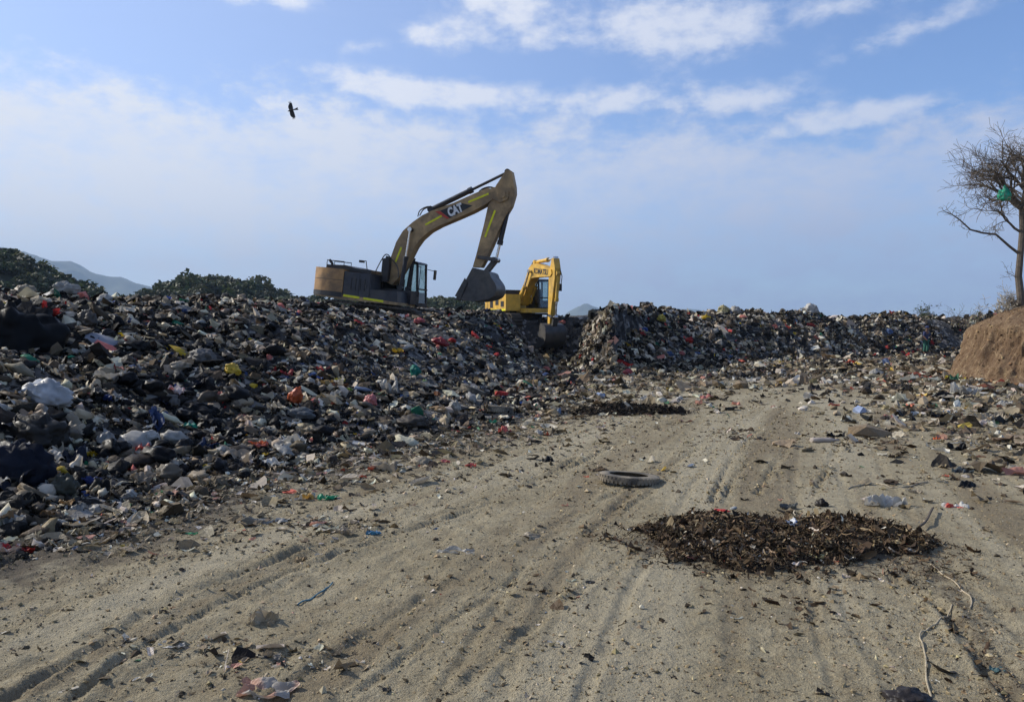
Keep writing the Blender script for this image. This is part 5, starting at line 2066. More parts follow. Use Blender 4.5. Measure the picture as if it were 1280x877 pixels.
item('white_board', 'board', 60, 369, 36, DWH, 'tilted off white board beside the white skyline bag', 'board', tilt=(.4, -.3))
item('beige_bag', 'bag', 30, 370, 28, BGE, 'beige bag left of the tilted white board on the skyline', 'bag')
item('red_cloth', 'rag', 4, 374, 18, DRD, 'dark red cloth at the left edge of the skyline', 'cloth')
item('blue_wrapper', 'rag', 139, 382, 15, BLU, 'blue and white wrapper on the upper left slope', 'wrapper', c2=WHT)
item('teal_scrap', 'rag', 98, 372, 15, TEA, 'teal scrap below the white skyline bag', 'scrap')
item('blue_scrap', 'rag', 208, 367, 12, BLU, 'small blue bag on the skyline left of the tan excavator', 'bag')
item('green_scrap', 'rag', 229, 380, 13, (.03, .18, .09), 'small green bag near the skyline left of the tan excavator', 'bag')
item('plastic_sheet', 'flat', 215, 388, 46, (.27, .26, .25), 'long grey plastic sheet just under the skyline', 'sheet')
item('tan_cloth', 'rag', 213, 400, 22, BGE, 'pale tan rag under the long grey sheet', 'rag')
item('yellow_bag', 'bag', 289, 471, 24, YEL, 'bright yellow plastic bag on the middle of the left slope', 'bag', c2=(.5, .33, .03), hk=1.2, mat=M_strong)
item('beige_bag', 'bag', 222, 465, 30, BGE, 'smooth beige bag left of the bright yellow bag', 'bag', hk=.7)
item('grey_sack', 'bag', 250, 455, 36, (.22, .21, .20), 'greyish white sack between the beige and the bright yellow bag', 'sack', hk=.8)
item('pink_bag', 'rag', 218, 494, 20, PNK, 'pink and white crumpled bag below the beige bag', 'bag', c2=(.7, .6, .58), hk=1.6)
item('grey_sack', 'bag', 212, 512, 20, (.20, .19, .18), 'upright grey bundle under the pink crumpled bag', 'bundle', hk=1.5)
item('red_rag', 'rag', 163, 455, 14, DRD, 'dark red rag right of the pale rounded board', 'rag')
item('pink_rag', 'rag', 150, 468, 18, (.38, .11, .09), 'faded red rag below the dark red rag', 'rag')
item('black_bag', 'bag', 245, 521, 54, BLK, 'wide black bag on the lower left slope below the pink bundle', 'bag', hk=.6, mat=M_gloss)
item('black_bag', 'bag', 258, 540, 40, BLK, 'black bag just below the wide black bag', 'bag', hk=.7, mat=M_gloss)
item('blue_rag', 'rag', 195, 524, 24, (.03, .06, .20), 'dark blue rag left of the wide black bag', 'rag')
item('blue_rag', 'rag', 125, 502, 26, (.025, .05, .18), 'dark blue rag right of the milky white bag', 'rag')
item('teal_rag', 'rag', 237, 538, 18, TEA, 'teal green rag beside the black bags on the lower slope', 'rag')
item('white_bag', 'bag', 186, 556, 24, WHT, 'round white bag low on the left slope', 'bag')
item('red_rag', 'rag', 178, 568, 22, (.52, .10, .09), 'red and pink rag under the round white bag', 'rag', c2=PNK, hk=1.4)
item('white_bag', 'bag', 130, 560, 24, (.45, .44, .42), 'grey white bag left of the red and pink rag', 'bag')
item('white_cup', 'bag', 144, 532, 9, WHT, 'tiny white cup left of the dark blue rag', 'cup')
item('tan_cloth', 'rag', 302, 530, 24, (.42, .30, .20), 'light brown rag right of the black bags', 'rag')
item('red_bag', 'bag', 365, 506, 19, ORG, 'vivid orange red bag in the middle of the slope', 'bag', hk=1.7, mat=M_strong, tilt=(0, .3))
item('white_wrapper', 'rag', 382, 503, 13, (.6, .6, .64), 'white wrapper touching the orange red bag', 'wrapper')
item('grey_bag', 'bag', 376, 525, 34, (.17, .18, .185), 'bluish grey bag below the orange red bag', 'bag', hk=.8)
item('tan_cloth', 'rag', 370, 448, 32, (.33, .23, .13), 'brown cloth on the slope below the tan excavator', 'cloth')
item('white_scrap', 'rag', 425, 442, 16, DWH, 'small white carton in the slope below the tan excavator', 'carton', hk=1.3)
item('blue_tub', 'bottle', 453, 493, 22, (.20, .25, .36), 'blue grey plastic tub on its side in the mid slope', 'tub', dk=1.2, yaw=.05)
item('white_bag', 'rag', 484, 494, 26, DWH, 'tangled white film right of the blue grey tub', 'film', hk=1.8)
item('pink_bag', 'bag', 462, 509, 18, PNK, 'pink bag under the blue grey tub', 'bag', mat=M_strong)
item('yellow_scrap', 'rag', 424, 480, 14, (.5, .42, .05), 'yellow scrap left of the blue grey tub', 'scrap')
item('green_scrap', 'rag', 436, 492, 9, (.16, .28, .04), 'lime green scrap touching the blue grey tub', 'scrap')
item('blue_scrap', 'rag', 399, 477, 9, BLU, 'bright blue scrap left of the yellow scrap', 'scrap')
item('red_cloth', 'rag', 358, 472, 17, DRD, 'dark red cloth above the orange red bag', 'cloth')
item('yellow_wrapper', 'rag', 497, 443, 15, (.62, .38, .03), 'orange yellow wrapper on the upper mid slope', 'wrapper')
item('teal_bag', 'bag', 521, 472, 15, TEA, 'teal green bag sliding down the dark mid slope', 'bag', hk=1.6, tilt=(0, -.5))
item('green_scrap', 'rag', 531, 480, 6, (.4, .55, .25), 'pale green tip below the teal green bag', 'scrap')
item('red_bag', 'bag', 549, 433, 24, DRD, 'dark red bag near the top of the slope under the big bucket', 'bag', mat=M_strong)
item('red_ball', 'bag', 565, 430, 11, RED, 'small bright red bundle touching the dark red bag', 'bundle')
item('pink_bag', 'bag', 524, 406, 15, (.6, .17, .17), 'rosy bag on the crest in front of the dark cab', 'bag')
item('pink_rag', 'rag', 504, 398, 14, PNK, 'pale pink rag on the crest right of the tan excavator cab', 'rag', c2=WHT)
item('red_scrap', 'rag', 611, 436, 8, RED, 'small red scrap at the edge of the pit', 'scrap')
item('blue_sheet', 'rag', 415, 396, 15, (.3, .06, .05), 'rusty red scrap beneath the tan excavator', 'scrap')
item('white_bag', 'bag', 568, 516, 18, (.55, .53, .47), 'white sack next to the upper half buried tyre', 'sack', hk=1.3)
item('brown_sack', 'bag', 515, 536, 42, (.10, .085, .07), 'brown grey sack at the foot of the mid slope', 'sack', hk=.75)
item('beige_sack', 'bag', 526, 580, 32, BGE, 'plump beige sack lying at the toe of the mound', 'sack', hk=.7)
item('beige_rags', 'rag', 478, 588, 44, BGE, 'heap of beige rags left of the plump beige sack', 'rags', hk=1.2)
item('pink_rag', 'rag', 556, 578, 14, PNK, 'pink bag right of the plump beige sack', 'bag')
item('red_rag', 'rag', 588, 583, 15, (.5, .10, .09), 'red wrapper at the litter edge right of the pink bag', 'wrapper')
item('red_rag', 'rag', 569, 540, 14, (.58, .12, .11), 'coral red wrapper below the two half buried tyres', 'wrapper')
item('red_rag', 'rag', 631, 540, 20, (.62, .16, .13), 'coral red bag on the dirt right of the lower tyre', 'bag', hk=1.3)
item('white_bag', 'bag', 673, 544, 10, WHT, 'small upright white bag standing on the dirt', 'bag', hk=1.5)
item('blue_scrap', 'rag', 672, 524, 10, LBL, 'light blue scrap above the small upright white bag', 'scrap')
item('pink_rag', 'rag', 322, 562, 26, (.5, .16, .14), 'pink red rag near the foot of the left slope', 'rag', c2=ORG)
item('yellow_scrap', 'rag', 331, 574, 8, YEL, 'small yellow scrap under the pink red rag', 'scrap')
item('beige_rags', 'rag', 292, 578, 46, (.42, .35, .27), 'beige rags left of the small yellow scrap', 'rags')
item('white_bag', 'sheet', 340, 584, 32, WHT, 'crumpled white bag at the toe below the pink red rag', 'bag', hk=1.3)
item('white_bag', 'bag', 262, 604, 24, DWH, 'white bag at the toe of the left slope', 'bag', hk=.9)
item('olive_bag', 'bag', 78, 622, 34, (.09, .095, .075), 'olive grey bag near the bottom of the left slope', 'bag', hk=1.2)
item('striped_bag', 'rag', 90, 640, 28, (.16, .16, .155), 'grey striped plastic bag under the olive grey bag', 'bag', c2=(.3, .3, .29), hk=1.3)
item('blue_rag', 'rag', 112, 610, 24, (.04, .06, .22), 'blue rag right of the olive grey bag', 'rag')
item('white_paper', 'flat', 46, 610, 20, (.5, .5, .48), 'pale pointed paper below the big black bin bag', 'paper', tilt=(.6, .3))
item('grey_carton', 'flat', 8, 640, 22, (.24, .24, .24), 'grey carton at the left edge below the big black bin bag', 'carton', tilt=(.9, 0))
item('orange_rag', 'rag', 82, 637, 18, (.36, .20, .07), 'orange brown rag near the toe at left', 'rag')
item('foam_scrap', 'rag', 10, 650, 24, (.62, .55, .36), 'cream coloured crumpled foam at the left edge', 'foam', hk=1.2)
item('white_bag', 'bag', 122, 640, 26, DWH, 'pale grey bag at the toe, left of a yellowish bag', 'bag', hk=.8)
item('yellowish_bag', 'rag', 136, 642, 24, (.55, .55, .36), 'pale yellowish bag lying at the toe of the left slope', 'bag')
item('white_bag', 'bag', 70, 658, 26, (.52, .50, .45), 'dusty white bag at the lower left toe', 'bag', hk=.9)
item('white_scrap', 'rag', 98, 656, 20, (.55, .55, .56), 'white and blue scrap right of the dusty white bag', 'scrap', c2=LBL)
item('white_scrap', 'rag', 84, 668, 14, WHT, 'small white scrap at the very toe at left', 'scrap')
item('white_bag', 'bag', 160, 622, 18, WHT, 'white bag above the pale yellowish bag', 'bag')
item('printed_sack', 'sheet', 6, 692, 34, (.50, .40, .34), 'pale printed sack with red border at the lower left edge', 'sack', c2=DRD, hk=1.6, mat=M_strong)
item('red_wrapper', 'rag', 33, 690, 18, RED, 'bright red wrapper beside the printed sack', 'wrapper', hk=1.2, mat=M_strong)
item('red_wrapper', 'rag', 53, 681, 14, (.5, .08, .07), 'red and white wrapper right of the bright red one', 'wrapper', c2=WHT)
item('white_film', 'sheet', 12, 664, 30, DWH, 'white film above the pale printed sack', 'film', hk=1.3)

# far wall and its foot
item('yellow_bag', 'bag', 826, 402, 14, (.6, .5, .10), 'yellow bag on the skyline of the far wall, left one', 'bag')
item('yellow_bag', 'bag', 882, 402, 14, YEL, 'golden yellow bag on the skyline of the far wall', 'bag')
item('pale_bag', 'bag', 905, 392, 16, PYE, 'cream bag on top of the far wall', 'bag')
item('white_bag', 'bag', 920, 393, 14, DWH, 'white bag on top of the far wall beside the cream bag', 'bag')
item('white_bag', 'bag', 1014, 392, 18, WHT, 'white bag crowning the far wall right of the middle', 'bag')
item('red_bag', 'bag', 861, 430, 11, RED, 'red bag in the middle of the far wall', 'bag')
item('red_bag', 'bag', 803, 421, 9, RED, 'red scrap left in the far wall next to a blue one', 'scrap')
item('blue_bag', 'bag', 806, 416, 9, BLU, 'blue scrap above the red one in the far wall', 'scrap')
item('pink_bag', 'bag', 852, 445, 8, PNK, 'pink scrap low in the far wall', 'scrap')
item('pink_bag', 'bag', 785, 468, 15, (.62, .13, .13), 'coral bag at the foot of the far wall near the pit', 'bag')
item('pink_bag', 'bag', 764, 466, 13, PNK, 'pale pink bag left of the coral bag', 'bag', c2=WHT)
item('blue_bag', 'bag', 809, 464, 9, BLU, 'blue bag right of the coral bag', 'bag')
item('pink_film', 'rag', 886, 498, 22, (.60, .25, .22), 'pale red film spread on the littered ground', 'film')
item('yellow_scrap', 'rag', 835, 487, 9, YEL, 'yellow scrap on the littered ground', 'scrap')
item('white_sack', 'bag', 806, 502, 16, DWH, 'dusty white sack behind the black ash heap', 'sack')
item('white_bag', 'bag', 850, 500, 11, WHT, 'white bag above the right end of the ash heap', 'bag')
item('white_sack', 'bag', 1096, 471, 22, DWH, 'big white sack in front of the far wall at right', 'sack')
item('red_cloth', 'rag', 1061, 454, 14, RED, 'red cloth at the foot of the far wall', 'cloth')
item('coral_rag', 'rag', 1128, 474, 12, (.6, .16, .12), 'coral rag right of the big white sack', 'rag')
item('coral_rag', 'rag', 1140, 478, 14, (.58, .18, .12), 'orange red rag beside the coral rag', 'rag')
item('white_bag', 'bag', 1034, 438, 12, WHT, 'white bag low on the far wall', 'bag')
item('white_bag', 'bag', 1000, 445, 12, DWH, 'grey white bag low on the far wall left of the red cloth', 'bag')
item('yellow_sack', 'rag', 1197, 476, 26, (.62, .50, .06), 'flattened yellow sack at the foot of the earth bank', 'sack')
item('white_sheet', 'sheet', 1207, 494, 36, DWH, 'crumpled white sheet below the flattened yellow sack', 'sheet', hk=1.4)
item('black_bag', 'bag', 1180, 500, 24, BLK, 'black bag left of the crumpled white sheet', 'bag', mat=M_gloss)
item('white_roll', 'bottle', 1232, 493, 20, WHT, 'short white roll right of the crumpled white sheet', 'roll', yaw=-.6)
item('rusty_board', 'board', 1240, 487, 64, (.20, .065, .028), 'long rusty brown board lying before the earth bank', 'board', yaw=-.25, tilt=(.35, .05), hk=2)
item('white_sheet', 'sheet', 1262, 507, 28, WHT, 'white sheet on the ground at the right edge', 'sheet')
item('white_scraps', 'sheet', 1240, 525, 46, BGE, 'dusty pale scraps below the white sheet at right', 'scraps')

# on the dirt track
item('blue_bag', 'rag', 1136, 519, 28, (.26, .38, .58), 'pale blue bag on the ground left of a black one', 'bag', c2=WHT)
item('pink_rag', 'rag', 1112, 522, 14, (.6, .28, .24), 'pale red scrap left of the pale blue bag', 'scrap')
item('black_bag', 'rag', 1180, 522, 28, BLK, 'black bag on the ground with a blue scrap on it', 'bag')
item('blue_scrap', 'rag', 1186, 516, 14, LBL, 'blue scrap lying on the black bag', 'scrap')
item('white_bottle', 'bottle', 1033, 553, 36, (.55, .48, .42), 'dusty white plastic bottle lying on the track', 'bottle', yaw=.08)
item('black_rag', 'rag', 1046, 546, 24, BLK, 'black rag behind the dusty white bottle', 'rag')
item('white_paper', 'flat', 1076, 543, 24, WHT, 'white paper right of the black rag', 'paper')
item('orange_scrap', 'rag', 1172, 549, 9, ORG, 'small orange scrap near the right edge', 'scrap', hk=1.4)
item('white_film', 'flat', 1205, 555, 42, DWH, 'long off white film right of the orange scrap', 'film')
item('black_rag', 'rag', 1197, 563, 22, BLK, 'black rag under the long off white film', 'rag', hk=1.4)
item('grey_rag', 'rag', 1206, 591, 28, DGR, 'dark grey rag at the right of the track', 'rag', c2=(.12, .15, .17))
item('black_rag', 'rag', 1212, 609, 26, BLK, 'black rag above the red and white bag', 'rag')
item('white_sheet', 'sheet', 1112, 633, 62, WHT, 'large crumpled white plastic sheet behind the brown pile', 'sheet', c2=(.45, .42, .36), hk=.9, dk=.6)
item('white_red_bag', 'sheet', 1197, 634, 32, WHT, 'white bag with red print right of the crumpled white sheet', 'bag', c2=(.6, .10, .07), hk=.8)
item('tan_scrap', 'rag', 1146, 616, 18, BGE, 'tan scrap between the white sheet and the track edge', 'scrap')
item('red_cap', 'bottle', 904, 640, 20, RED, 'red cap on the rim of the brown pile', 'can', yaw=-.4, dk=1.5, mat=M_strong)  # a red cap, drawn with the bottle shape
item('clear_bottle', 'bottle', 918, 636, 16, (.45, .47, .47), 'clear crushed bottle right of the red cap', 'bottle', yaw=1.0, dk=1.3)
item('blue_wrapper', 'sheet', 994, 657, 24, (.10, .20, .46), 'blue and white wrapper on top of the brown pile', 'wrapper', c2=(.6, .63, .68), tilt=(.3, .3), mat=M_strong)
item('beige_rag', 'sheet', 890, 682, 26, (.50, .43, .33), 'beige rag on the front left of the brown pile', 'rag', hk=1.4)
item('grey_rag', 'rag', 986, 635, 26, (.10, .11, .11), 'dark grey rag behind the blue and white wrapper', 'rag')
item('black_clod', 'bag', 1028, 633, 18, (.03, .024, .02), 'dark clod on the back rim of the brown pile', 'clod')
item('pale_scrap', 'rag', 1022, 697, 18, PYE, 'pale yellow scrap at the front of the brown pile', 'scrap')
item('brown_scrap', 'rag', 972, 692, 18, (.34, .21, .08), 'orange brown leaf at the front of the brown pile', 'leaf')
item('grey_scrap', 'rag', 1142, 690, 14, (.42, .41, .40), 'grey white scrap at the right end of the brown pile', 'scrap')
item('pink_scrap', 'flat', 866, 697, 14, (.6, .26, .24), 'pink scrap in front of the left end of the brown pile', 'scrap')
item('brown_paper', 'sheet', 326, 778, 42, (.55, .47, .34), 'upright crumpled beige paper casting a shadow on the track', 'paper', hk=1.5, dk=.8, tilt=(.5, 0), seed=5301)
item('white_film', 'flat', 568, 692, 58, (.58, .56, .51), 'flattened white film in the middle of the track', 'film', dk=.6, hk=1.3)
item('blue_scrap', 'sheet', 466, 668, 20, (.07, .26, .46), 'bright blue scrap at the left of the track', 'scrap', mat=M_strong)
item('tan_rag', 'sheet', 432, 668, 28, BGE, 'curled tan scrap left of the bright blue scrap', 'scrap', hk=1.6)
item('green_bag', 'sheet', 408, 624, 28, (.02, .36, .16), 'bright green bag on the rutted track', 'bag', mat=M_strong)
item('tan_rag', 'sheet', 380, 624, 26, DWH, 'dirty white bag left of the bright green bag', 'bag', c2=(.5, .3, .08))
item('green_scrap', 'flat', 240, 668, 20, (.10, .42, .20), 'pale green scrap on the rutted track', 'scrap')
item('white_scrap', 'sheet', 165, 686, 22, BGE, 'crumpled tan white scrap at the left of the track', 'scrap', hk=1.2)
item('white_scraps', 'flat', 330, 655, 60, DWH, 'row of whitish scraps pressed into the rutted track', 'scraps', c2=(.2, .17, .12))
item('tan_scrap', 'sheet', 372, 702, 24, (.40, .29, .16), 'brown crumpled scrap above the teal strip', 'scrap')
item('white_red_film', 'sheet', 330, 868, 78, (.52, .48, .43), 'dirty white film with red marks at the bottom edge', 'film', c2=(.46, .27, .20), hk=.6, dk=.8)
item('grey_carton', 'flat', 336, 822, 34, (.27, .25, .22), 'flattened grey carton above the film with red marks', 'carton', c2=(.04, .04, .04))
item('pale_stick', 'board', 72, 868, 42, (.52, .47, .38), 'pale split stick at the lower left corner', 'stick', dk=.25, yaw=.7)
item('white_scrap', 'flat', 212, 808, 34, DWH, 'dirty white scraps in the lower left ruts', 'scraps')
item('white_scrap', 'flat', 695, 805, 22, (.55, .53, .49), 'small white scrap in the near middle of the track', 'scrap')
item('grey_scrap', 'flat', 733, 729, 24, (.38, .38, .38), 'grey and black wrapper in the middle of the track', 'wrapper', c2=(.03, .03, .03))
item('black_scrap', 'rag', 686, 577, 16, BLK, 'small black scrap left of the lying tyre', 'scrap', hk=1.3)
item('brown_slab', 'rag', 748, 589, 26, (.17, .12, .07), 'flat brown scrap beside the lying tyre', 'scrap')
item('white_scraps', 'flat', 660, 672, 36, BGE, 'whitish stalk scraps left of the brown pile', 'scraps')
item('grey_cloth', 'bag', 1140, 880, 60, (.050, .044, .045), 'dark grey crumpled cloth at the bottom edge', 'cloth', hk=.7)
item('grey_sheet', 'flat', 1262, 842, 44, (.28, .29, .28), 'pale grey flat sheet in the lower right corner', 'sheet')
item('teal_scrap', 'sheet', 1248, 838, 18, (.10, .20, .22), 'blue grey scrap left of the pale grey flat sheet', 'scrap')
item('green_bag', 'bag', 1257, 254, 17, (.03, .52, .32), 'green plastic bag caught in the bare tree', 'bag', hk=2.1, pos=at_depth(1257, 250, 26.4), sink=0, mat=M_strong)


def rope(name, pxs, rad, c, label, cat, lift=.006):
    pts = [hit(*q) for q in pxs]
    pts = [Vector(q) for q in curve_pts([tuple(q) for q in pts], 5)]
    h = surf_h([q.x for q in pts], [q.y for q in pts])
    e = pts[0].copy()
    bm = bm_new()
    add_tube(bm, [Vector((q.x, q.y, float(hh) + lift + .004 * math.sin(i))) - e for i, (q, hh) in enumerate(zip(pts, h))], rad, 6)
    o = bm_done(bm, name, simple(name + '_fibre', c, .9, 0, .3, 30), None, smooth=True)
    o.location = e
    tag(o, label, cat)


rope('root_string', [(1163, 706), (1180, 720), (1200, 735), (1214, 750), (1212, 762)], .0045, (.34, .28, .19), 'pale stringy root running from the brown pile', 'string')
rope('dry_vine', [(1190, 757), (1172, 778), (1160, 787), (1150, 794), (1153, 806), (1157, 823), (1158, 850), (1164, 872)], .0045, (.36, .30, .20), 'long pale dry vine winding to the bottom edge', 'vine')
rope('teal_strip', [(372, 757), (390, 748), (405, 738), (416, 729)], .005, (.07, .16, .20), 'dark teal strip lying on the track', 'strip')
rope('dark_twig', [(1150, 664), (1158, 655), (1166, 640)], .010, (.09, .07, .05), 'dark twig leaning at the right end of the brown pile', 'twig', .04)
rope('thin_cord', [(1060, 612), (1090, 604), (1120, 610), (1160, 603)], .007, (.30, .26, .19), 'thin cord lying behind the crumpled white sheet', 'cord')

# more bags and rags that cannot be told apart one by one
lib = {}
for key, kinds, cols_, nm, lab, cat, grp, cnt in (
        ('w', ('bag', 'rag', 'sheet'), (DWH, (.42, .40, .36), (.58, .57, .54)), 'white_plastic_bag', 'dirty white plastic bag', 'bag', 'dirty white bags', 80),
        ('k', ('bag', 'bag', 'rag'), (BLK, (.022, .021, .022), NAV), 'black_plastic_bag', 'black plastic bag', 'bag', 'black bags', 60),
        ('b', ('rag', 'bag'), ((.14, .11, .08), (.20, .17, .13), (.27, .22, .16)), 'brown_rag', 'brownish rag', 'rag', 'brown rags', 60)):
    meshes = []
    for q in range(9):
        kd = kinds[q % len(kinds)]
        V, Fa, sh, sm = shape(kd, 6000 + q + 31 * len(lib))
        if kd == 'bag':
            V, Fa, sh = lump(3, 6000 + q, .42, .62, .12)
            V[:, 2] += .15
        V = V / np.ptp(V[:, 0])
        me = finish(nm, V, Fa, sh, cols_[q % 3], None, None, sm, 6000 + q)
        me.materials.append(M_gloss if key == 'k' else M_item)
        meshes.append(me)
    lib[key] = meshes
    rn = random.Random(77 + len(lib))
    done = 0
    while done < cnt:
        if rn.random() < .72:
            px_, py_ = rn.uniform(-10, 640), rn.uniform(375, 660)
        else:
            px_, py_ = rn.uniform(640, 1190), rn.uniform(392, 470)
        p = hit(px_, py_)
        sg, _ = toe_dist(p.x, p.y)
        if float(sg) < .15 or p.y > 60:
            continue
        o = bpy.data.objects.new(nm, meshes[done % 9])
        col.objects.link(o)
        w = rn.uniform(.16, .36) * (1.0 + p.y * .006)
        if key == 'k':
            w *= 1.25
        o.scale = (w, w * rn.uniform(.7, 1.1), w * rn.uniform(.7, 1.1))
        o.rotation_euler = (rn.uniform(-.5, .5), rn.uniform(-.5, .5), rn.uniform(0, 6.28))
        o.location = p + Vector((0, 0, .04))
        big = 'small' if w * F / p.y < 14 else 'mid-sized' if w * F / p.y < 24 else 'large'
        zone = ('at the left edge of the slope' if px_ < 110 else 'left of the yellow bag in the slope' if px_ < 270 else 'in the slope below the tan excavator' if px_ < 440 else
                'in the slope below the big hanging bucket' if px_ < 640 else 'in the far wall right of the pit' if px_ < 830 else 'in the middle of the far wall' if px_ < 1010 else 'in the far wall near the earth bank')
        lvl = '' if px_ > 640 else ', high up' if p.z > 1.9 else ', halfway up' if p.z > .9 else ', near its foot'
        tag(o, '%s %s %s%s' % (big, lab, zone, lvl), cat, '%s %s %s%s' % (big, grp, zone, lvl))
        done += 1

# ------------------------------------------------------------------ kite in the sky
bird = empty('kite_bird', at_depth(364, 138, 68))
tag(bird, 'dark brown kite gliding with spread wings against the clouds', 'bird')
M_bird = simple('dark_plumage', (0.030, 0.025, 0.022), 0.8, 0, 0.3, 8.0)
bm = bm_new()
# x = towards the head, y = along the wings
add_tube(bm, [(-.20, 0, 0), (-.12, 0, .01), (0, 0, .015), (.12, 0, .015), (.20, 0, .02), (.26, 0, .02), (.31, 0, .005)], [.03, .06, .085, .08, .05, .042, .008], 10)
for sy in (-1, 1):
    rows = [(.02, .15, -.17, .02), (.22, .19, -.20, .06), (.42, .19, -.20, .09), (.58, .11, -.20, .08), (.70, -.02, -.20, .05)]
    top_, bot_ = [], []
    for yw, xf, xb, zz in rows:
        cur = []
        for xq, th in ((xf, .008), ((xf + xb) / 2, .022), (xb, .004)):
            cur.append((xq, th, zz, yw * sy))
        top_.append([bm.verts.new((a_, d__, c_ + b_)) for a_, b_, c_, d__ in cur])
        bot_.append([bm.verts.new((a_, d__, c_ - b_)) for a_, b_, c_, d__ in cur])
    for i in range(len(rows) - 1):
        for j in range(2):
            bm.faces.new((top_[i][j], top_[i][j + 1], top_[i + 1][j + 1], top_[i + 1][j]))
            bm.faces.new((bot_[i][j], bot_[i + 1][j], bot_[i + 1][j + 1], bot_[i][j + 1]))
        for j, t_, b_ in ((0, top_, bot_), (2, top_, bot_)):
            bm.faces.new((t_[i][j], t_[i + 1][j], b_[i + 1][j], b_[i][j]))
    for f in range(4):     # spread primaries at the wing tip
        a_ = R(-25 + f * 17)
        x0, y0 = .02 - f * .035, .69
        x1, y1 = x0 + .16 * math.sin(-a_), y0 + .17 * math.cos(a_)
        v = [bm.verts.new(q) for q in ((x0 - .018, sy * y0, .055), (x0 + .018, sy * y0, .055), (x1 + .010, sy * y1, .03), (x1 - .010, sy * y1, .03),
                                       (x0 - .018, sy * y0, .049), (x0 + .018, sy * y0, .049), (x1 + .010, sy * y1, .026), (x1 - .010, sy * y1, .026))]
        for q in ((0, 1, 2, 3), (7, 6, 5, 4), (0, 4, 5, 1), (1, 5, 6, 2), (2, 6, 7, 3), (3, 7, 4, 0)):
            bm.faces.new([v[i] for i in q])
tl_ = [bm.verts.new(q) for q in ((-.16, -.035, .01), (-.16, .035, .01), (-.62, .13, 0), (-.56, 0, 0), (-.62, -.13, 0))]
tb_ = [bm.verts.new(v.co - Vector((0, 0, .008))) for v in tl_]
bm.faces.new(tl_)
bm.faces.new(tb_[::-1])
for i in range(5):
    bm.faces.new((tl_[i], tl_[(i + 1) % 5], tb_[(i + 1) % 5], tb_[i]))
bm_done(bm, 'plumage', M_bird, bird, smooth=True)
# head left-down, wings along a steep diagonal, belly towards the viewer
hx_, hz_ = Vector((-.96, -.10, -.26)).normalized(), None
wing = Vector((-.48, .15, .85)).normalized()
upb = hx_.cross(wing).normalized()
wing = upb.cross(hx_).normalized()
bird.rotation_euler = Matrix((hx_, wing, upb)).transposed().to_euler()

# ------------------------------------------------------------------ waste picker at the far wall
pp = hit(1157, 443)
per = empty('person', pp)
tag(per, 'person in dark blue shirt and green trousers picking through waste at the far wall', 'person')
M_skin = simple('brown_skin', (0.16, 0.085, 0.05), .6, 0, .1)
M_shirt = simple('dark_blue_shirt', (0.035, 0.045, 0.11), .85, 0, .2)
M_trous = simple('green_trousers', (0.03, 0.12, 0.085), .85, 0, .2)
M_bagc = simple('pale_cloth_bag', (0.36, 0.33, 0.27), .85, 0, .2)


def skinned(name, verts, edges, rads, mat, parent, rootv=0, sub=2):
    me = bpy.data.meshes.new(name)
    me.from_pydata(verts, edges, [])
    o = link(name, me, mat, parent)
    md = o.modifiers.new('skin', 'SKIN')
    md.use_smooth_shade = True
    for v, r_ in zip(me.skin_vertices[0].data, rads):
        v.radius = (r_, r_) if not isinstance(r_, tuple) else r_
        v.use_root = False
    me.skin_vertices[0].data[rootv].use_root = True
    o.modifiers.new('sub', 'SUBSURF').levels = sub
    o.modifiers['sub'].render_levels = sub
    return o


HS = 1.0
body_v = [(0, 0, .90), (0, 0, 1.05), (0, -.03, 1.22), (0, -.06, 1.40), (0, -.07, 1.50), (0, -.09, 1.58), (0, -.10, 1.68),   # 0-6 spine, neck, head
          (-.11, 0, .86), (-.12, -.03, .48), (-.13, .03, .08), (-.13, -.10, .03),        # 7-10 left leg
          (.11, 0, .86), (.13, -.05, .48), (.13, .02, .08), (.14, -.11, .03),            # 11-14 right leg
          (-.20, -.05, 1.40), (-.27, -.06, 1.12), (-.22, -.22, .92), (-.20, -.28, .86),  # 15-18 left arm
          (.20, -.05, 1.40), (.30, -.08, 1.14), (.30, -.25, .98), (.29, -.31, .93)]      # 19-22 right arm
body_e = [(0, 1), (1, 2), (2, 3), (3, 4), (4, 5), (5, 6), (0, 7), (7, 8), (8, 9), (9, 10), (0, 11), (11, 12), (12, 13), (13, 14), (3, 15), (15, 16), (16, 17), (17, 18), (3, 19), (19, 20), (20, 21), (21, 22)]
body_r = [(.15, .10), (.14, .10), (.16, .11), (.15, .10), .05, .085, .08, .085, .06, .042, .04, .085, .06, .042, .04, .058, .045, .034, .035, .058, .045, .034, .035]
skinned('body', body_v, body_e, body_r, M_skin, per)
sv = [body_v[i] for i in (0, 1, 2, 3, 15, 16, 19, 20)]
skinned('shirt', sv, [(0, 1), (1, 2), (2, 3), (3, 4), (4, 5), (3, 6), (6, 7)], [(.175, .125), (.17, .125), (.19, .135), (.175, .12), .08, .065, .08, .065], M_shirt, per)
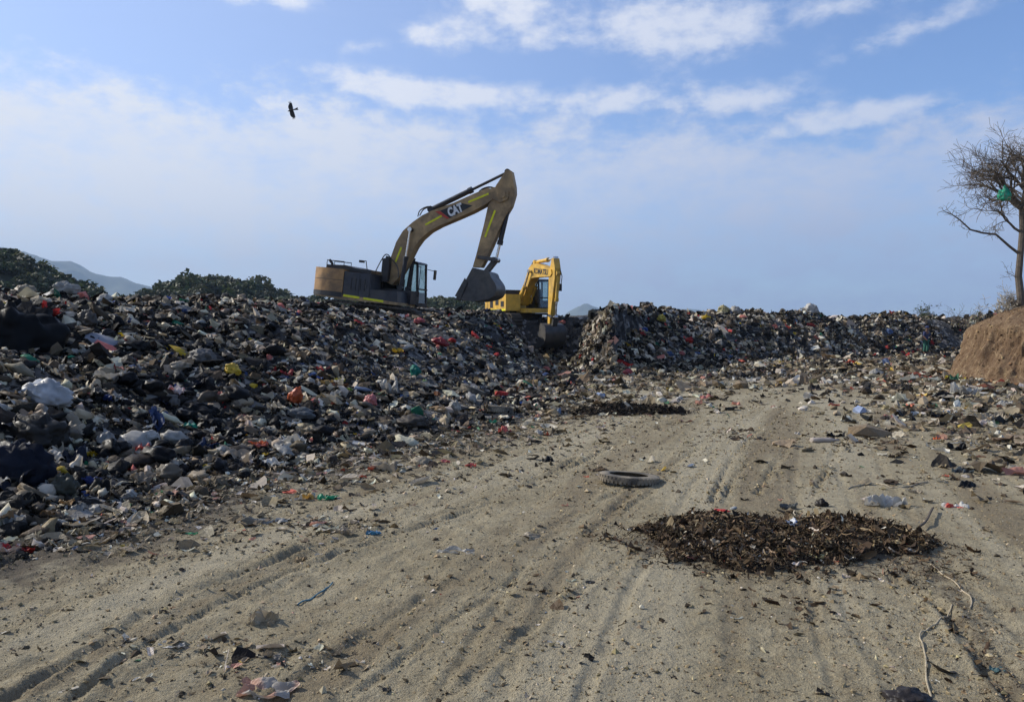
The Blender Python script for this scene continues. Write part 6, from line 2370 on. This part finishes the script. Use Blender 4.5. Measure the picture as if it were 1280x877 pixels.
tv = [(0, 0, .93), (-.11, 0, .84), (-.12, -.03, .48), (-.13, .02, .16), (.11, 0, .84), (.13, -.05, .48), (.13, .01, .16)]
skinned('trousers', tv, [(0, 1), (1, 2), (2, 3), (0, 4), (4, 5), (5, 6)], [(.17, .12), .11, .085, .07, .11, .085, .07], M_trous, per)
bm = bm_new()
bmesh.ops.create_uvsphere(bm, u_segments=14, v_segments=8, radius=.115)
bmesh.ops.scale(bm, vec=(1, 1.1, .8), verts=bm.verts)
bmesh.ops.translate(bm, vec=(0, -.09, 1.71), verts=bm.verts)
add_plan(bm, [(-.09, -.18), (.09, -.18), (.07, -.28), (-.07, -.28)], 1.68, 1.695)
bm_done(bm, 'cap', M_shirt, per, smooth=True)
bm = bm_new()
for sx in (-1, 1):
    bmesh.ops.create_uvsphere(bm, u_segments=6, v_segments=5, radius=.012, matrix=Matrix.Translation((sx * .035, -.185, 1.645)))
bm_done(bm, 'eyes', M_black, per)
V, Fa, sh, sm = shape('bag', 8123)
V = V * .42 + np.array([-.34, .06, .85])
link('sack_mesh', finish('carried_sack', V, Fa, sh, (.36, .33, .27), None, None, True, 3), M_item).name = 'carried_sack'
sk_ = bpy.data.objects['carried_sack']
sk_.location = pp
sk_.scale = (.8, .8, 1.3)
sk_.location.z -= .25
tag(sk_, 'pale cloth sack held at the side of the person at the far wall', 'sack')
per.rotation_euler = (0, 0, R(25))

# ------------------------------------------------------------------ haze
hz = bm_new()
add_box(hz, -7000, 7000, -7000, 7000, -3, 620)
hm = bpy.data.materials.new('haze_air')
hm.use_nodes = True
ht = NT(hm.node_tree)
ht.n.clear()
ho = ht.new('ShaderNodeOutputMaterial')
hv = ht.new('ShaderNodeVolumePrincipled')
hv.inputs['Color'].default_value = rgb(0.56, 0.76, 1.0)
hv.inputs['Density'].default_value = 0.00018
hv.inputs['Anisotropy'].default_value = 0.0
ht.l.new(hv.outputs[0], ho.inputs['Volume'])
hz = bm_done(hz, 'haze', hm)
tag(hz, 'thin bluish haze in the air', 'haze', kind='stuff')
